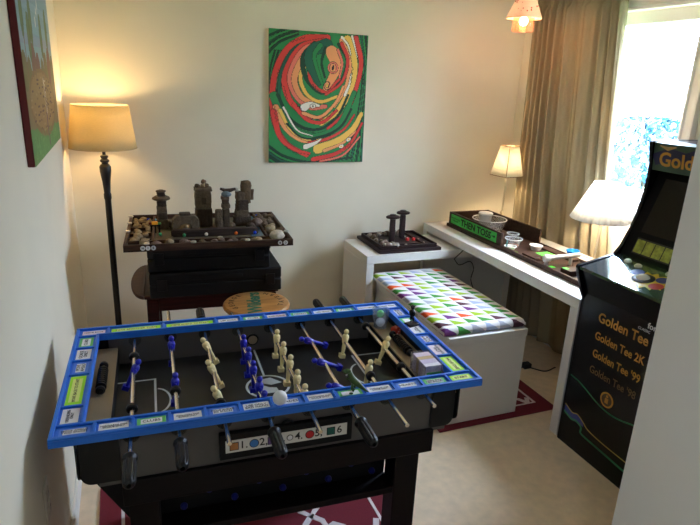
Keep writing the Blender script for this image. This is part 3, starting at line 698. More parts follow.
# landscape on the left wall: units 100 x 95 (left = near end)
SK = (128, 158, 176)
lp = Pic(130, 124, 100, 95, SK)
for k in range(16): lp.stroke([(0, 3+k*4), (50, 2+k*4+rn.uniform(-1, 1)), (100, 3+k*4)], 4, 4, tuple(int(v+rn.uniform(-7, 7)+k*.5) for v in SK))
lp.im[lp.Y > 62] = (132, 112, 78)
for x, y, rr in ((4, 62, 7), (16, 63, 6), (30, 60, 8), (42, 62, 7), (56, 63, 6), (68, 61, 7), (82, 60, 8), (95, 62, 7)): lp.ell(x, y, rr*.9, rr, 0, (122, 84, 74) if int(x) % 4 == 2 else (112, 108, 70))
lp.im[lp.Y > 82+.05*lp.X] = (92, 142, 78); lp.ell(48, 75, 42, 13.5, 3, (132, 102, 64)); lp.ell(48, 74.5, 39, 11.5, 3, (150, 118, 78))
for k in range(90):
    a = rn.uniform(0, 2*PI); rr = rn.uniform(0, 1)**.5; x = 48+38*rr*math.cos(a); y = 75+11*rr*math.sin(a); lp.stroke([(x-2.5, y), (x+2.5, y+.4)], .8, .5, rn.choice([(124, 94, 60), (164, 134, 96), (112, 80, 56), (96, 66, 58)]))
lp.stroke([(54, 66), (55, 76), (52, 84), (54, 92)], 2.4, 3.2, (112, 76, 88))
for k in range(46): lp.ell(54+rn.uniform(-3, 3), rn.uniform(64, 80), .6, .5, 0, (206, 190, 170))
for k in range(160): x = rn.uniform(0, 100); y = rn.uniform(86, 95); lp.stroke([(x, y), (x+rn.uniform(-1, 1), y-1.6)], .7, .4, rn.choice([(74, 122, 62), (112, 160, 92)]))
for x, y0, y1 in ((10, 34, 64), (24, 42, 64), (32, 36, 64), (62, 40, 64), (84, 36, 64)):
    lp.stroke([(x, y0+8), (x+.6, (y0+y1)/2), (x+1, y1)], 1.6, 1.8, (122, 98, 76)); lp.ell(x, y0+8, 4.2, 9, 3, (92, 110, 68)); lp.ell(x-.8, y0+7, 2.4, 6, 3, (104, 122, 78))
for x, y in ((48, 43), (54, 39), (59, 36)): lp.ell(x, y, 1.3, 2.2, 15, (210, 210, 206))
canvas('landscape_painting', 'landscape canvas with tall trees and dark red edges on the left wall', .865, .80, .021, lp.im, (-.2485, 2.378, 1.350), PI/2, mat('canvas_red_edge', (96, 10, 14), .6))

# ------------------------------------------------------------------ red-brown table, cases, castle tray
CR = -.07; CC = Vector((.372, 2.872, 0))
def cw(u, v, z): return Vector((CC.x+u*math.cos(CR)-v*math.sin(CR), CC.y+u*math.sin(CR)+v*math.cos(CR), z))
tb = thing('side_table', 'dark red wooden table with rounded left leaf under the black cases', 'table', CC, CR)
MB().box(-.315, .33, -.2, .30, .604, .622).build('tabletop', MAHOG, tb, bevel=.004)
q = MB(); q.prism([(-.316, -.2)]+[(-.316-.068*math.cos(t), .05+.25*math.sin(t)) for t in [(-90+k*10)*PI/180 for k in range(19)]]+[(-.316, .30)], 2, .606, .622)
q.build('round_leaf', wood('leaf_brown_wood', (66, 42, 32), (82, 54, 42), .4), tb, bevel=.004)
for y0, y1 in ((-.185, -.165), (.265, .285)): MB().box(-.30, .315, y0, y1, .535, .604).build('apron', MAHOG, tb, bevel=.002)
for x0 in (-.305, .265):
    for y0 in (-.195, .245): 
        MB().box(x0, x0+.055, y0, y0+.05, 0, .60).build('leg', MAHOG, tb, bevel=.004)
for x0 in (-.29, .28): MB().box(x0, x0+.02, -.145, .245, .535, .604).build('side_apron', MAHOG, tb)
CASE = mat('black_case', (6, 6, 8), .5, spec=.3, noise_amt=.2, nscale=8)
def case(label, u0, u1, v0, v1, z0, z1, rz):
    t = thing('hard_case', label, 'case', cw((u0+u1)/2, (v0+v1)/2, z0), CR+rz)
    w2, d2, h = (u1-u0)/2, (v1-v0)/2, z1-z0
    MB().box(-w2, w2, -d2, d2, 0, h*.52).build('body', CASE, t, bevel=.006)
    MB().box(-w2, w2, -d2, d2, h*.54, h).build('lid', CASE, t, bevel=.006)
    MB().box(-w2+.004, w2-.004, -d2+.004, d2-.004, h*.5, h*.56).build('seam_strip', BLACKM, t)
    for x in (-w2*.82, w2*.82):
        MB().box(x-.022, x+.022, -d2-.008, -d2+.001, h*.3, h*.74).build('latch', BLACKP, t, bevel=.002)
    q = MB(); q.tube([(w2-.001, -.05, h*.4), (w2+.022, -.045, h*.42), (w2+.03, 0, h*.5), (w2+.022, .045, h*.42), (w2-.001, .05, h*.4)], .007); q.build('handle', BLACKP, t)
    q = MB(); q.box(-.12, .12, -d2-.0035, -d2, h*.68, h*.84); q.build('ridge', CASE, t, bevel=.002)
case('lower black hard case on the dark red table, sticking out to the right', -.29, .335, -.235, .21, .6225, .745, .02)
case('upper black hard case directly under the castle diorama tray', -.285, .285, -.225, .20, .7455, .8735, -.015)

ct = thing('castle_tray', 'dark wooden compartment tray holding the stone castle on top of the black cases', 'game tray', CC, CR)
Z0 = .874
W3, D3 = .382, .30
q = MB(); q.box(-W3, W3, -D3, D3, Z0, Z0+.008); q.build('base_board', DKWOOD, ct)
TRAYR = wood('tray_rail_wood', (58, 40, 32), (84, 62, 48), .55)
for d in ((-W3, W3, -D3, -D3+.014), (-W3, W3, D3-.014, D3), (-W3, -W3+.014, -D3+.014, D3-.014), (W3-.014, W3, -D3+.014, D3-.014)):
    MB().box(*d, Z0+.001, Z0+.032).build('rim', TRAYR, ct, bevel=.002)
for d in ((-W3+.014, W3-.014, -D3+.085, -D3+.097), (-.265, -.253, -D3+.097, D3-.014), (.268, .280, -D3+.097, D3-.014)):
    MB().box(*d, Z0+.007, Z0+.027).build('compartment_wall', TRAYR, ct, bevel=.001)
for v in (-.16, -.06, .05, .16): MB().box(-W3+.014, -.265, v, v+.008, Z0+.007, Z0+.022).build('compartment_wall', TRAYR, ct)
q = MB(); q.box(.205, .266, -.185, D3-.02, Z0+.008, Z0+.014); q.build('water_strip', mat('water_blue_grey', (92, 122, 146), .25, noise_amt=.2, nscale=90), ct)
q = MB(); q.box(-.25, .2, -.19, .25, Z0+.008, Z0+.012); q.build('ground_sheet', mat('castle_ground', (86, 76, 54), .9, noise_amt=.3, nscale=60), ct)
TOKW = mat('letter_disc', (226, 228, 234), .5)
for u, s in ((-.300, 'N'), (-.278, 'I'), (-.255, 'E'), (.318, '8'), (.345, 'D')):
    q = MB(); q.lathe([(.0105, 0), (.0105, .002)], (u, -D3, Z0+.016), 20, M=Matrix.Rotation(PI/2, 4, 'X')); o = q.build('letter_disc', TOKW, ct)
    text(s, .014, INK, o, frame_M((u, -D3-.0024, Z0+.016), (1, 0, 0), (0, 0, 1)), ext=.0006, offset=.0004)
FL = Z0+.0125
def block(mb, x0, x1, y0, y1, z0, z1, seed, n=3, amt=.004, mi=0):
    bm = mb.bm; st = len(bm.verts)
    bm.verts.ensure_lookup_table()
    def fn(face):
        def f(u, v):
            a = (u, v)
            c = {0: (u, v, 0), 1: (u, v, 1), 2: (u, 0, v), 3: (u, 1, v), 4: (0, u, v), 5: (1, u, v)}[face]
            p = Vector((x0+(x1-x0)*c[0], y0+(y1-y0)*c[1], z0+(z1-z0)*c[2]))
            q = p*55+Vector((seed*9.7, seed*4.1, seed))
            ctr = Vector(((x0+x1)/2, (y0+y1)/2, (z0+z1)/2))
            d = (p-ctr); e = Vector((abs(c[0]-.5)*2, abs(c[1]-.5)*2, abs(c[2]-.5)*2)); cnt = (e.x > .95)+(e.y > .95)+(e.z > .95)
            p = p-d*(.0, 0, .05, .10)[cnt]
            return p+Vector((noise.noise(q), noise.noise(q+Vector((31, 0, 0))), noise.noise(q+Vector((0, 57, 0)))*.6))*amt
        return f
    for k in range(6): mb.grid(fn(k), 5, 5, mi)
    bmesh.ops.remove_doubles(bm, verts=bm.verts[:], dist=1e-5)
# pagoda tower
t = thing('stone_tower', 'tall stone lantern tower with mushroom cap at the left of the castle', 'stone tower', (.162, 2.955, FL))
z = 0
for k, (w_, h_) in enumerate(((.028, .05), (.025, .036), (.0235, .032), (.0225, .03))):
    q = MB(); block(q, -w_, w_, -w_, w_, z, z+h_, k+1, amt=.003); q.build('shaft_stone', [STONE_G, STONE_D][k % 2], t); z += h_-.001
q = MB(); q.lathe([(.03, z), (.043, z+.006), (.044, z+.014), (.03, z+.022)], (0, 0, 0), 20); bm = q.bm
for v in bm.verts: v.co += Vector((noise.noise(v.co*60), noise.noise(v.co*60+Vector((9, 0, 0))), 0))*.006
q.build('cap_stone', STONE_G, t); z += .021
q = MB(); block(q, -.019, .019, -.017, .017, z, z+.02, 8); q.build('shaft_stone', STONE_D, t); z += .019
q = MB(); q.lathe([(.016, z), (.025, z+.004), (.024, z+.009), (.012, z+.013)], (0, 0, 0), 18); q.build('top_stone', STONE_G, t)
o = MB(); o.sphere((.033, -.01, .022), .017, 12, sc=(1, .8, 1)); o.build('dark_pebble', STONE_D, t)
# gatehouse
t = thing('stone_gatehouse', 'broad arched stone gatehouse between the lantern tower and the keep', 'stone model', (.266, 2.88, FL))
q = MB(); P = [(-.066, 0), (-.026, 0)]+[(-.026*math.cos(k*PI/8), .026+.016*math.sin(k*PI/8)) for k in range(9)]+[(.026, 0), (.066, 0), (.064, .062), (.046, .080), (-.040, .082), (-.062, .060)]
q.prism(P, 1, -.028, .028); q.build('arch_body', STONE_G, t, bevel=.003)
q = MB(); block(q, -.026, .026, -.02, .02, .081, .094, 4, amt=.002); q.build('cap_stone', STONE_D, t)
o = bpy.data.objects.new('round_stone', rock_mesh('round_stone', 3, STONE_T, (.012, .011, .010), .2)); COL.objects.link(o); o.parent = t; o.location = (0, -.03, .03)
o = bpy.data.objects.new('pale_stone', rock_mesh('pale_stone', 5, STONE_B, (.034, .012, .012), .25)); COL.objects.link(o); o.parent = t; o.location = (0, -.042, .011)
# keep
t = thing('stone_keep', 'tallest square stone keep with pebbles on its roof', 'stone tower', (.369, 2.97, FL))
q = MB(); block(q, -.042, .042, -.036, .036, 0, .095, 21, amt=.0025); q.build('lower_block', STONE_D, t)
q = MB(); block(q, -.041, .039, -.035, .035, .096, .185, 22, amt=.003); q.build('upper_block', STONE_G, t)
q = MB(); block(q, -.045, .044, -.038, .036, .184, .202, 23, amt=.005); q.build('cap_stone', STONE_G, t)
q = MB(); q.box(-.012, .01, -.0375, -.034, .12, .155); q.build('window_slit', STONE_D, t)
for k, (dx, dz, r_, m) in enumerate(((-.026, .209, .014, STONE_D), (.002, .212, .013, STONE_T), (.02, .211, .013, STONE_G), (.005, .231, .013, STONE_G))):
    o = bpy.data.objects.new('roof_pebble', rock_mesh('roof_pebble', 30+k, m, (r_, r_, r_*.85), .3)); COL.objects.link(o); o.parent = t; o.location = (dx, 0, dz)
# left gate column
t = thing('stone_column', 'stone column of stacked blocks with blue-grey stone on top, right of the keep', 'stone tower', (.458, 2.90, FL))
q = MB(); block(q, -.038, -.003, -.024, .024, 0, .098, 41, amt=.002); q.build('wall_block', STONE_G, t)
q = MB(); block(q, -.003, .03, -.024, .024, 0, .105, 42, amt=.003); q.build('wall_block', STONE_D, t)
for k, (x0, x1, z0, z1, m) in enumerate(((-.006, .034, .105, .13, STONE_G), (-.004, .03, .128, .152, STONE_D), (-.008, .03, .15, .168, STONE_G))):
    q = MB(); block(q, x0, x1, -.02, .02, z0, z1, 43+k, amt=.004); q.build('column_stone', m, t)
o = bpy.data.objects.new('blue_grey_stone', rock_mesh('blue_grey_stone', 47, STONE_B, (.024, .02, .016), .25)); COL.objects.link(o); o.parent = t; o.location = (.018, -.008, .178)
q = MB(); q.tube([(-.012, 0, .206), (.012, 0, .196), (.04, 0, .196), (.066, 0, .204)], [.006, .010, .010, .006], n=10); q.build('lintel_stone', STONE_D, t)
# right gate column
t = thing('stone_column', 'rough stone column with tall jagged brown stone on top, rightmost of the castle', 'stone tower', (.563, 2.945, FL))
for k, (x0, x1, z0, z1, m) in enumerate(((-.045, .045, 0, .05, STONE_D), (-.032, .035, .048, .085, STONE_G), (-.03, .03, .083, .115, STONE_D), (-.026, .03, .113, .14, STONE_D), (-.03, .012, .138, .18, STONE_G))):
    q = MB(); block(q, x0, x1, -.028, .028, z0, z1, 61+k, amt=.006); q.build('column_stone', m, t)
q = MB(); OC = mat('ochre_stone', (104, 84, 60), .9, noise_amt=.25, nscale=50, bump=.5, bscale=90)
block(q, .0, .045, -.02, .02, .115, .235, 66, amt=.010); q.build('jagged_stone', OC, t)
q = MB(); block(q, .04, .062, -.015, .015, .135, .19, 67, amt=.006); q.build('jagged_chip', OC, t)
o = bpy.data.objects.new('white_stone', rock_mesh('white_stone', 68, SHELLM, (.014, .012, .011), .2)); COL.objects.link(o); o.parent = t; o.location = (-.026, -.006, .191)
for k, (x, y, s_) in enumerate(((.655, 2.90, .03), (.612, 2.86, .022), (.515, 2.89, .02))):
    o = bpy.data.objects.new('castle_boulder', rock_mesh('castle_boulder', 70+k, [STONE_P, STONE_D, STONE_G][k], (s_, s_*.8, s_*.85), .3)); COL.objects.link(o); o.location = (x-.02, y, FL+s_*.66)
    tag(o, ['pinkish boulder at the foot of the rightmost castle column', 'dark brown boulder in front of the rightmost castle column', 'grey-brown boulder in the castle gateway'][k], 'stone')
o = MB(); block(o, -.212, .205, -.016, .016, 0, .036, 90, amt=.002); o = o.build('curtain_wall', wood('log_wood', (52, 40, 36), (72, 58, 52), .7), loc=(.40, 2.760, FL), rot=(0, 0, CR)); tag(o, 'long dark wooden beam along the front of the stone castle', 'beam')
# rocks in compartments
ROCKS = [[rock_mesh('rock', 100+7*i+j, m, (1, .85, .7), .38, 2) for j in range(3)] for i, m in enumerate((STONE_T, STONE_G, STONE_P))]
def rocks(n, fx, fy, fz, size, mset, label, group, seed):
    rr = random.Random(seed); pts = []
    for k in range(n):
        s_ = rr.uniform(*size); best = None
        for _ in range(60):
            c = (rr.uniform(*fx), rr.uniform(*fy)); d = min([math.hypot(c[0]-p[0], c[1]-p[1])-p[2]*.85-s_*.85 for p in pts] or [1])
            if best is None or d > best[0]: best = (d, c)
            if d > 0: break
        c = best[1]; zz = fz+s_*.55+(s_*.5 if best[0] < -.006 else 0)
        pts.append((*c, s_))
        o = bpy.data.objects.new('rock', ROCKS[rr.choice(mset)][rr.randrange(3)]); COL.objects.link(o)
        o.location = cw(c[0], c[1], zz); o.rotation_euler = (rr.uniform(-.3, .3), rr.uniform(-.3, .3), rr.uniform(0, 6.28)); o.scale = (s_,)*3
        tag(o, label, 'stone', group)
rocks(27, (-.352, -.280), (-.20, .262), Z0+.008, (.012, .021), (0,), 'small tan stone in the heap filling the left compartments of the castle tray', 'tan stones in the left compartments', 1)
rocks(13, (-.34, .25), (-.273, -.228), Z0+.008, (.017, .025), (0, 2, 2, 1), 'stone in the front trough of the castle tray', 'stones in the front trough', 2)
rocks(14, (.295, .36), (-.15, .28), Z0+.008, (.019, .028), (1, 1, 0), 'grey-brown stone in the right compartment of the castle tray', 'stones in the right compartment', 3)
o = bpy.data.objects.new('sea_shell', rock_mesh('sea_shell', 140, SHELLM, (.038, .030, .026), .15)); COL.objects.link(o); o.location = cw(.318, -.215, Z0+.032); tag(o, 'large pale striped shell in the front right corner of the castle tray', 'shell')
# marbles
MARB = {'blue': (30, 60, 190), 'pale blue': (110, 170, 215), 'green': (70, 160, 110), 'white': (225, 222, 215), 'orange': (200, 96, 40)}
for (x, y, c, lab) in ((.10, 3.12, 'blue', 'blue marble at the left rear of the castle tray by the tan stones'), (.135, 3.10, 'pale blue', 'pale blue marble left of the stone lantern tower'), (.14, 2.805, 'green', 'green marble by the little black tower figure'), (.243, 2.715, 'green', 'green marble in front of the stone gatehouse'), (.346, 2.71, 'white', 'white marble in front of the stone keep'), (.487, 2.70, 'orange', 'orange marble in front of the stone columns'), (.578, 2.692, 'blue', 'blue marble near the front end of the water strip'), (.675, 3.10, 'blue', 'blue marble at the rear end of the water strip')):
    o = MB().sphere((0, 0, 0), .0085, 14).build('marble', mat('marble_'+c.replace(' ', '_'), MARB[c], .15), loc=(x, y, FL+.0085)); tag(o, lab, 'marble', 'marbles on the castle tray')
    o.location.z = (Z0+.0265+.0082) if y < 2.72 else (FL+.0083)
CAPM = mat('metal_cap', (205, 200, 190), .3, .6)
q = MB(); q.lathe([(.011, 0), (.0125, .001), (.0125, .006), (.010, .0075)], (0, 0, 0), 18); CAPME = q.mesh('bottle_cap', CAPM)
for u, v, lab in ((-.375, .25, 'silver cap on the left rim of the castle tray, rearmost of three'), (-.375, .10, 'silver cap on the left rim of the castle tray, middle of three'), (-.375, -.06, 'silver cap on the left rim of the castle tray, nearest of three'), (-.283, -.293, 'silver cap on the front rim of the castle tray above the three letter discs'), (-.08, -.293, 'silver cap at the middle of the front rim of the castle tray'), (.165, -.293, 'silver cap on the right half of the castle tray front rim'), (.375, -.16, 'silver cap on the right rim of the castle tray'), (.05, -.16, 'silver cap on the ground in front of the stone keep')):
    o = bpy.data.objects.new('bottle_cap', CAPME); COL.objects.link(o); o.location = cw(u, v, Z0+.0322 if v != -.16 or u > .3 else FL); tag(o, lab, 'cap', 'silver caps on the castle tray')
# little black tower figure with coloured flags
t = thing('toy_fort', 'tiny black toy fort with orange and green tops beside the tan stones', 'toy', (.122, 2.87, FL))
for x in (-.018, 0, .018): MB().box(x-.004, x+.004, -.004, .004, 0, .034).build('post', BLACKP, t)
MB().box(-.024, .024, -.008, .008, .034, .042).build('platform', BLACKP, t)
MB().box(-.016, .012, -.010, .010, .042, .056).build('orange_block', mat('toy_orange', (225, 160, 30), .5), t, bevel=.002)
MB().box(.012, .028, -.008, .008, .042, .05).build('green_block', mat('toy_green', (60, 130, 60), .5), t, bevel=.002)
MB().box(-.030, -.014, -.004, .012, .042, .054).build('red_block', mat('toy_dark_red', (110, 36, 30), .5), t, bevel=.002)
# ------------------------------------------------------------------ stool
STW = wood('stool_oak', (158, 104, 52), (190, 134, 74), .35, (2, 18, 18))
st = thing('wooden_stool', 'round oak bar stool with green lettering on its seat', 'stool', (.54, 2.492, 0))
q = MB(); q.lathe([(.12, .588), (.148, .592), (.157, .603), (.157, .611), (.150, .619), (.13, .622)], (0, 0, 0), 48); q.build('seat', STW, st)
q = MB(); q.lathe([(.10, .556), (.115, .560), (.115, .588)], (0, 0, 0), 32); q.build('swivel_ring', DKWOOD, st)
for k in range(4):
    t_ = PI/4+k*PI/2; q = MB(); q.tube([(.085*math.cos(t_), .085*math.sin(t_), .565), (.14*math.cos(t_), .14*math.sin(t_), 0)], [.017, .014], n=14); q.build('leg', STW, st)
q = MB(); q.tube([(.124*math.cos(k*PI/16), .124*math.sin(k*PI/16), .2) for k in range(32)], .008, closed=True); q.build('foot_ring', BLACKP, st)
GRN = mat('stool_green_ink', (14, 96, 72), .6); BRN = mat('stool_brown_ink', (66, 44, 24), .6)
text('Wilders', .088, GRN, st, frame_M((-.01, .0, .6222), (.16, 1, 0), (-1, .16, 0)), ext=.0008, offset=.003, xs=.9)
for word, a0, a1 in (('GEORGE', 205, 125), ('TAVERN', -30, 55)):
    for k, chh in enumerate(word):
        a = math.radians(a0+(a1-a0)*k/(len(word)-1)); 
        rad = Vector((math.cos(a), math.sin(a), 0))
        d = 1 if a1 < a0 else -1
        up = rad*d; xx = up.cross(Vector((0, 0, 1)))
        text(chh, .034, BRN, st, frame_M(rad*.118+Vector((0, 0, .6222)), xx, up), ext=.0008, offset=.0006)

# ------------------------------------------------------------------ white desk and pull-out panel
dk = thing('white_desk', 'long white desk along the window wall carrying the dark toss game tray', 'desk', (1.911, 1.88, 0))
DX, DY, DZ = .579, 1.51, .7275
MB().box(0, DX, 0, DY, DZ-.052, DZ).build('desktop', WHITE, dk, bevel=.002)
MB().box(0, DX, 0, .05, 0, DZ-.0525).build('side_panel', WHITE, dk, bevel=.002)
MB().box(0, DX, DY-.05, DY, 0, DZ-.0525).build('side_panel', WHITE, dk, bevel=.002)
pp = thing('pull_out_table', 'lower white side table sliding under the long desk', 'table', (1.30, 2.943, 0))
MB().box(0, 1.05, 0, .385, .607, .6568).build('tabletop', WHITE, pp, bevel=.002)
MB().box(0, .048, 0, .385, 0, .6065).build('side_panel', WHITE, pp, bevel=.002)
MB().box(1.002, 1.05, 0, .385, 0, .6065).build('side_panel', WHITE, pp, bevel=.002)
# storage bench
bn = thing('storage_bench', 'white storage bench with hinged lid pushed under the side table', 'bench', (1.385, 2.112, .0098))
MB().box(0, .452, 0, .87, 0, .437).build('body', WHITE, bn, bevel=.002)
MB().box(-.002, .455, -.004, .87, .4385, .481).build('lid', WHITE, bn, bevel=.003)
# patterned cushion
def cushion_mat():
    m = bpy.data.materials.new('triangle_cloth'); m.use_nodes = True; nt = m.node_tree; N = nt.nodes.new; L = nt.links.new; b = nt.nodes['Principled BSDF']
    tc = N('ShaderNodeTexCoord'); sp = N('ShaderNodeSeparateXYZ'); L(tc.outputs['Object'], sp.inputs[0])
    def mth(op, a, c=None):
        n = N('ShaderNodeMath'); n.operation = op
        for i, v in enumerate((a, c)):
            if v is None: continue
            if isinstance(v, (int, float)): n.inputs[i].default_value = v
            else: L(v, n.inputs[i])
        return n.outputs[0]
    cs_ = .0795
    u = mth('DIVIDE', mth('ADD', sp.outputs[0], .002), cs_); zc = mth('MINIMUM', mth('SUBTRACT', sp.outputs[2], .036), 0.0)
    v = mth('DIVIDE', mth('ADD', mth('ADD', sp.outputs[1], zc), .35*cs_), cs_*.86)
    iu, iv = mth('FLOOR', u), mth('FLOOR', v); fu, fv = mth('SUBTRACT', u, iu), mth('SUBTRACT', v, iv)
    mask = mth('LESS_THAN', mth('ADD', fu, mth('MULTIPLY', fv, 1.12)), .97)
    mask = mth('MULTIPLY', mask, mth('GREATER_THAN', fu, .03))
    cmb = N('ShaderNodeCombineXYZ'); L(iu, cmb.inputs[0]); L(iv, cmb.inputs[1]); cmb.inputs[2].default_value = 3.3
    wn = N('ShaderNodeTexWhiteNoise'); wn.noise_dimensions = '3D'; L(cmb.outputs[0], wn.inputs['Vector'])
    rp = N('ShaderNodeValToRGB'); rp.color_ramp.interpolation = 'CONSTANT'
    cl = [(62, 146, 56), (156, 190, 36), (112, 50, 122), (232, 88, 36), (84, 44, 56), (164, 178, 208), (150, 186, 40), (70, 150, 60), (170, 172, 184)]
    while len(rp.color_ramp.elements) < len(cl): rp.color_ramp.elements.new(.5)
    for k, c in enumerate(cl): rp.color_ramp.elements[k].position = k/len(cl); rp.color_ramp.elements[k].color = (*lin(c), 1)
    L(wn.outputs['Value'], rp.inputs[0])
    mx = N('ShaderNodeMix'); mx.data_type = 'RGBA'; L(mask, mx.inputs[0]); mx.inputs[6].default_value = (*lin((226, 222, 220)), 1); L(rp.outputs[0], mx.inputs[7])
    L(mx.outputs[2], b.inputs['Base Color']); b.inputs['Roughness'].default_value = .9; return m
cz = .4920; CW, CD, CT = .474, .875, .046
def cush(u, v):
    return None
q = MB(); NX, NY = 36, 56
def top(u, v):
    x, y = u*CW, v*CD; ex = min(u, 1-u)*CW; ey = min(v, 1-v)*CD; e = min(ex, ey); rr = .016
    drop = 0 if e > rr else rr-math.sqrt(max(0, rr*rr-(rr-e)**2))
    bulge = .006*(math.sin(PI*u)*math.sin(PI*v))**.5
    return (x, y, CT-.006-drop+bulge)
def bot(u, v):
    x, y = u*CW, v*CD; ex = min(u, 1-u)*CW; ey = min(v, 1-v)*CD; e = min(ex, ey); rr = .010
    return (x, y, 0 if e > rr else rr-math.sqrt(max(0, rr*rr-(rr-e)**2)))
def warp(fn):
    def g(u, v):
        k = lambda t: t if not (0 < t < 1) else (.5-.5*math.cos(PI*t))*.35+t*.65
        return fn(k(u), k(v))
    return g
q.grid(warp(top), NX, NY); q.grid(warp(bot), NX, NY)
def side(fx):
    def g(u, v):
        x, y = fx(u); z0 = bot(x, y)[2]; z1 = top(x, y)[2]; return (x*CW, y*CD, z0+(z1-z0)*v)
    return g
kk = lambda t: t if not (0 < t < 1) else (.5-.5*math.cos(PI*t))*.35+t*.65
q.grid(side(lambda u: (kk(u), 0)), NX, 5); q.grid(side(lambda u: (kk(u), 1)), NX, 5); q.grid(side(lambda u: (0, kk(u))), NY, 5); q.grid(side(lambda u: (1, kk(u))), NY, 5)
bmesh.ops.remove_doubles(q.bm, verts=q.bm.verts[:], dist=1e-4)
o = q.build('seat_cushion', cushion_mat(), loc=(1.362, 2.128, cz), angle=60); tag(o, 'white seat cushion with colourful triangle pattern on the storage bench', 'cushion')

# ------------------------------------------------------------------ dolmen tray on the side table
ZP = .6572
dm = thing('standing_stone_tray', 'small dark square tray with two standing posts on the lower white side table', 'game tray', (1.392, 2.962, ZP))
DW, DD = .42, .375
ESPD = wood('tray_espresso', (36, 24, 24), (52, 36, 34), .45)
MB().box(0, DW, 0, DD, 0, .02).build('base_board', ESPD, dm, bevel=.003)
i_ = .022
MB().box(i_, DW-i_, i_, DD-i_, .02, .027).build('upper_board', ESPD, dm)
for d in ((i_, DW-i_, i_, i_+.01), (i_, DW-i_, DD-i_-.01, DD-i_), (i_, i_+.01, i_+.01, DD-i_-.01), (DW-i_-.01, DW-i_, i_+.01, DD-i_-.01)):
    MB().box(*d, .027, .041).build('rim', ESPD, dm, bevel=.001)
MB().box(DW-.105, DW-.095, i_+.01, DD-i_-.01, .027, .040).build('divider', ESPD, dm)
MB().box(i_+.01, DW-.105, i_+.055, i_+.063, .027, .034).build('divider', ESPD, dm)
ZD = ZP+.0272
def dolmen(label, x, y, h):
    t = thing('standing_stone', label, 'standing stone', (x, y, ZD))
    q = MB(); block(q, -.015, .015, -.014, .014, 0, h, 5+x, amt=.0015); q.build('post', ESPD, t)
    q = MB(); q.lathe([(.030, h), (.044, h+.004), (.045, h+.013), (.036, h+.018)], (0, 0, 0), 20, sy=.8); q.build('cap_stone', ESPD, t)
    q = MB(); q.lathe([(.014, h+.018), (.024, h+.021), (.018, h+.026)], (0, 0, 0), 14); q.build('cap_knob', ESPD, t)
dolmen('front dark post with flat mushroom cap on the small square tray', 1.525, 3.09, .158)
dolmen('rear dark post with flat mushroom cap on the small square tray', 1.645, 3.19, .158)
DIER = mat('dice_red', (206, 52, 52), .35)
for x, y, l in ((1.655, 3.125, 'left red die on the small square tray'), (1.695, 3.118, 'right red die on the small square tray')):
    t = thing('game_die', l, 'die', (x, y, ZD), .4, 'red dice on the small tray'); MB().box(-.009, .009, -.009, .009, 0, .018).build('cube', DIER, t, bevel=.002)
    q = MB()
    for px in (-.004, .004): q.lathe([(.0016, .018), (.0016, .0183)], (px, px, 0), 8)
    q.build('pips', WPLAS, t)
PEB = [rock_mesh('pebble', 200+j, m, (1, .8, .75), .38, 2) for j, m in enumerate((STONE_G, mat('silver_stone', (150, 142, 130), .6, noise_amt=.3, nscale=60), STONE_P))]
rr = random.Random(5)
for (n, x0, x1, y0, y1, lab, grp) in ((14, 1.435, 1.475, 3.05, 3.29, 'small grey stone heaped along the left side of the small square tray', 'stones along the left side'), (9, 1.445, 1.52, 3.00, 3.03, 'grey-green stone in the front left trough of the small square tray', 'stones in the front trough'), (9, 1.51, 1.69, 3.255, 3.295, 'small grey stone along the back of the small square tray', 'stones along the back')):
    for k in range(n):
        s_ = rr.uniform(.015, .023); o = bpy.data.objects.new('pebble', rr.choice(PEB)); COL.objects.link(o); o.scale = (s_,)*3
        f = (k+.5)/n
        lx = x0+(x1-x0)*(f if x1-x0 > .05 else rr.random()); ly = y0+(y1-y0)*(f if y1-y0 > .05 else rr.random())
        o.location = (lx, ly, ZD+s_*.6); o.rotation_euler = (0, 0, rr.uniform(0, 6)); tag(o, lab, 'stone', grp)
q = MB(); q.lathe([(.008, 0), (.009, .002), (.006, .005)], (0, 0, 0), 14); BIT = q.mesh('game_token', SHELLM)
for x, y, l in ((1.60, 3.035, 'white token just in front of the front post'), (1.66, 3.01, 'white token near the front rim of the small square tray'), (1.735, 3.06, 'white token at the front of the right trough'), (1.74, 3.14, 'white token in the middle of the right trough'), (1.68, 3.22, 'white token behind the two red dice')):
    o = bpy.data.objects.new('game_token', BIT); COL.objects.link(o); o.location = (x, y, ZD); tag(o, l, 'token', 'white tokens on the small tray')

# ------------------------------------------------------------------ long toss tray on the desk
TT = .728
TX0, TX1, TY0, TYM, TY1 = 2.035, 2.345, 2.0, 2.675, 3.265
tt = thing('toss_game_tray', 'long dark brown toss game tray with green sign on the white desk', 'game tray', (TX0, TY0, TT))
TWD = wood('tray_brown_wood', (44, 30, 25), (70, 50, 40), .5)
W4 = TX1-TX0; L4 = TY1-TY0; M4 = TYM-TY0
MB().box(.016, W4-.012, .012, L4-.014, 0, .008).build('bottom_board', TWD, tt)
MB().box(0, .0158, 0, M4, 0, .026).build('low_rail', TWD, tt, bevel=.002)
MB().box(W4-.012, W4, 0, M4+.02, 0, .020).build('low_rail', TWD, tt, bevel=.002)
MB().box(.016, W4-.012, 0, .0118, 0, .020).build('low_rail', TWD, tt, bevel=.002)
fw_ = MB().box(0, .0158, M4, L4, 0, .100).build('front_wall', TWD, tt, bevel=.002)
MB().box(-.012, -.0002, M4-.004, L4+.006, 0, .022).build('base_ledge', TWD, tt, bevel=.002)
MB().box(W4-.012, W4, M4+.02, L4, 0, .100).build('back_wall', TWD, tt, bevel=.002)
MB().box(.016, W4-.012, L4-.0138, L4, 0, .100).build('end_wall', TWD, tt, bevel=.002)
SG = mat('sign_green', (52, 176, 66), .6)
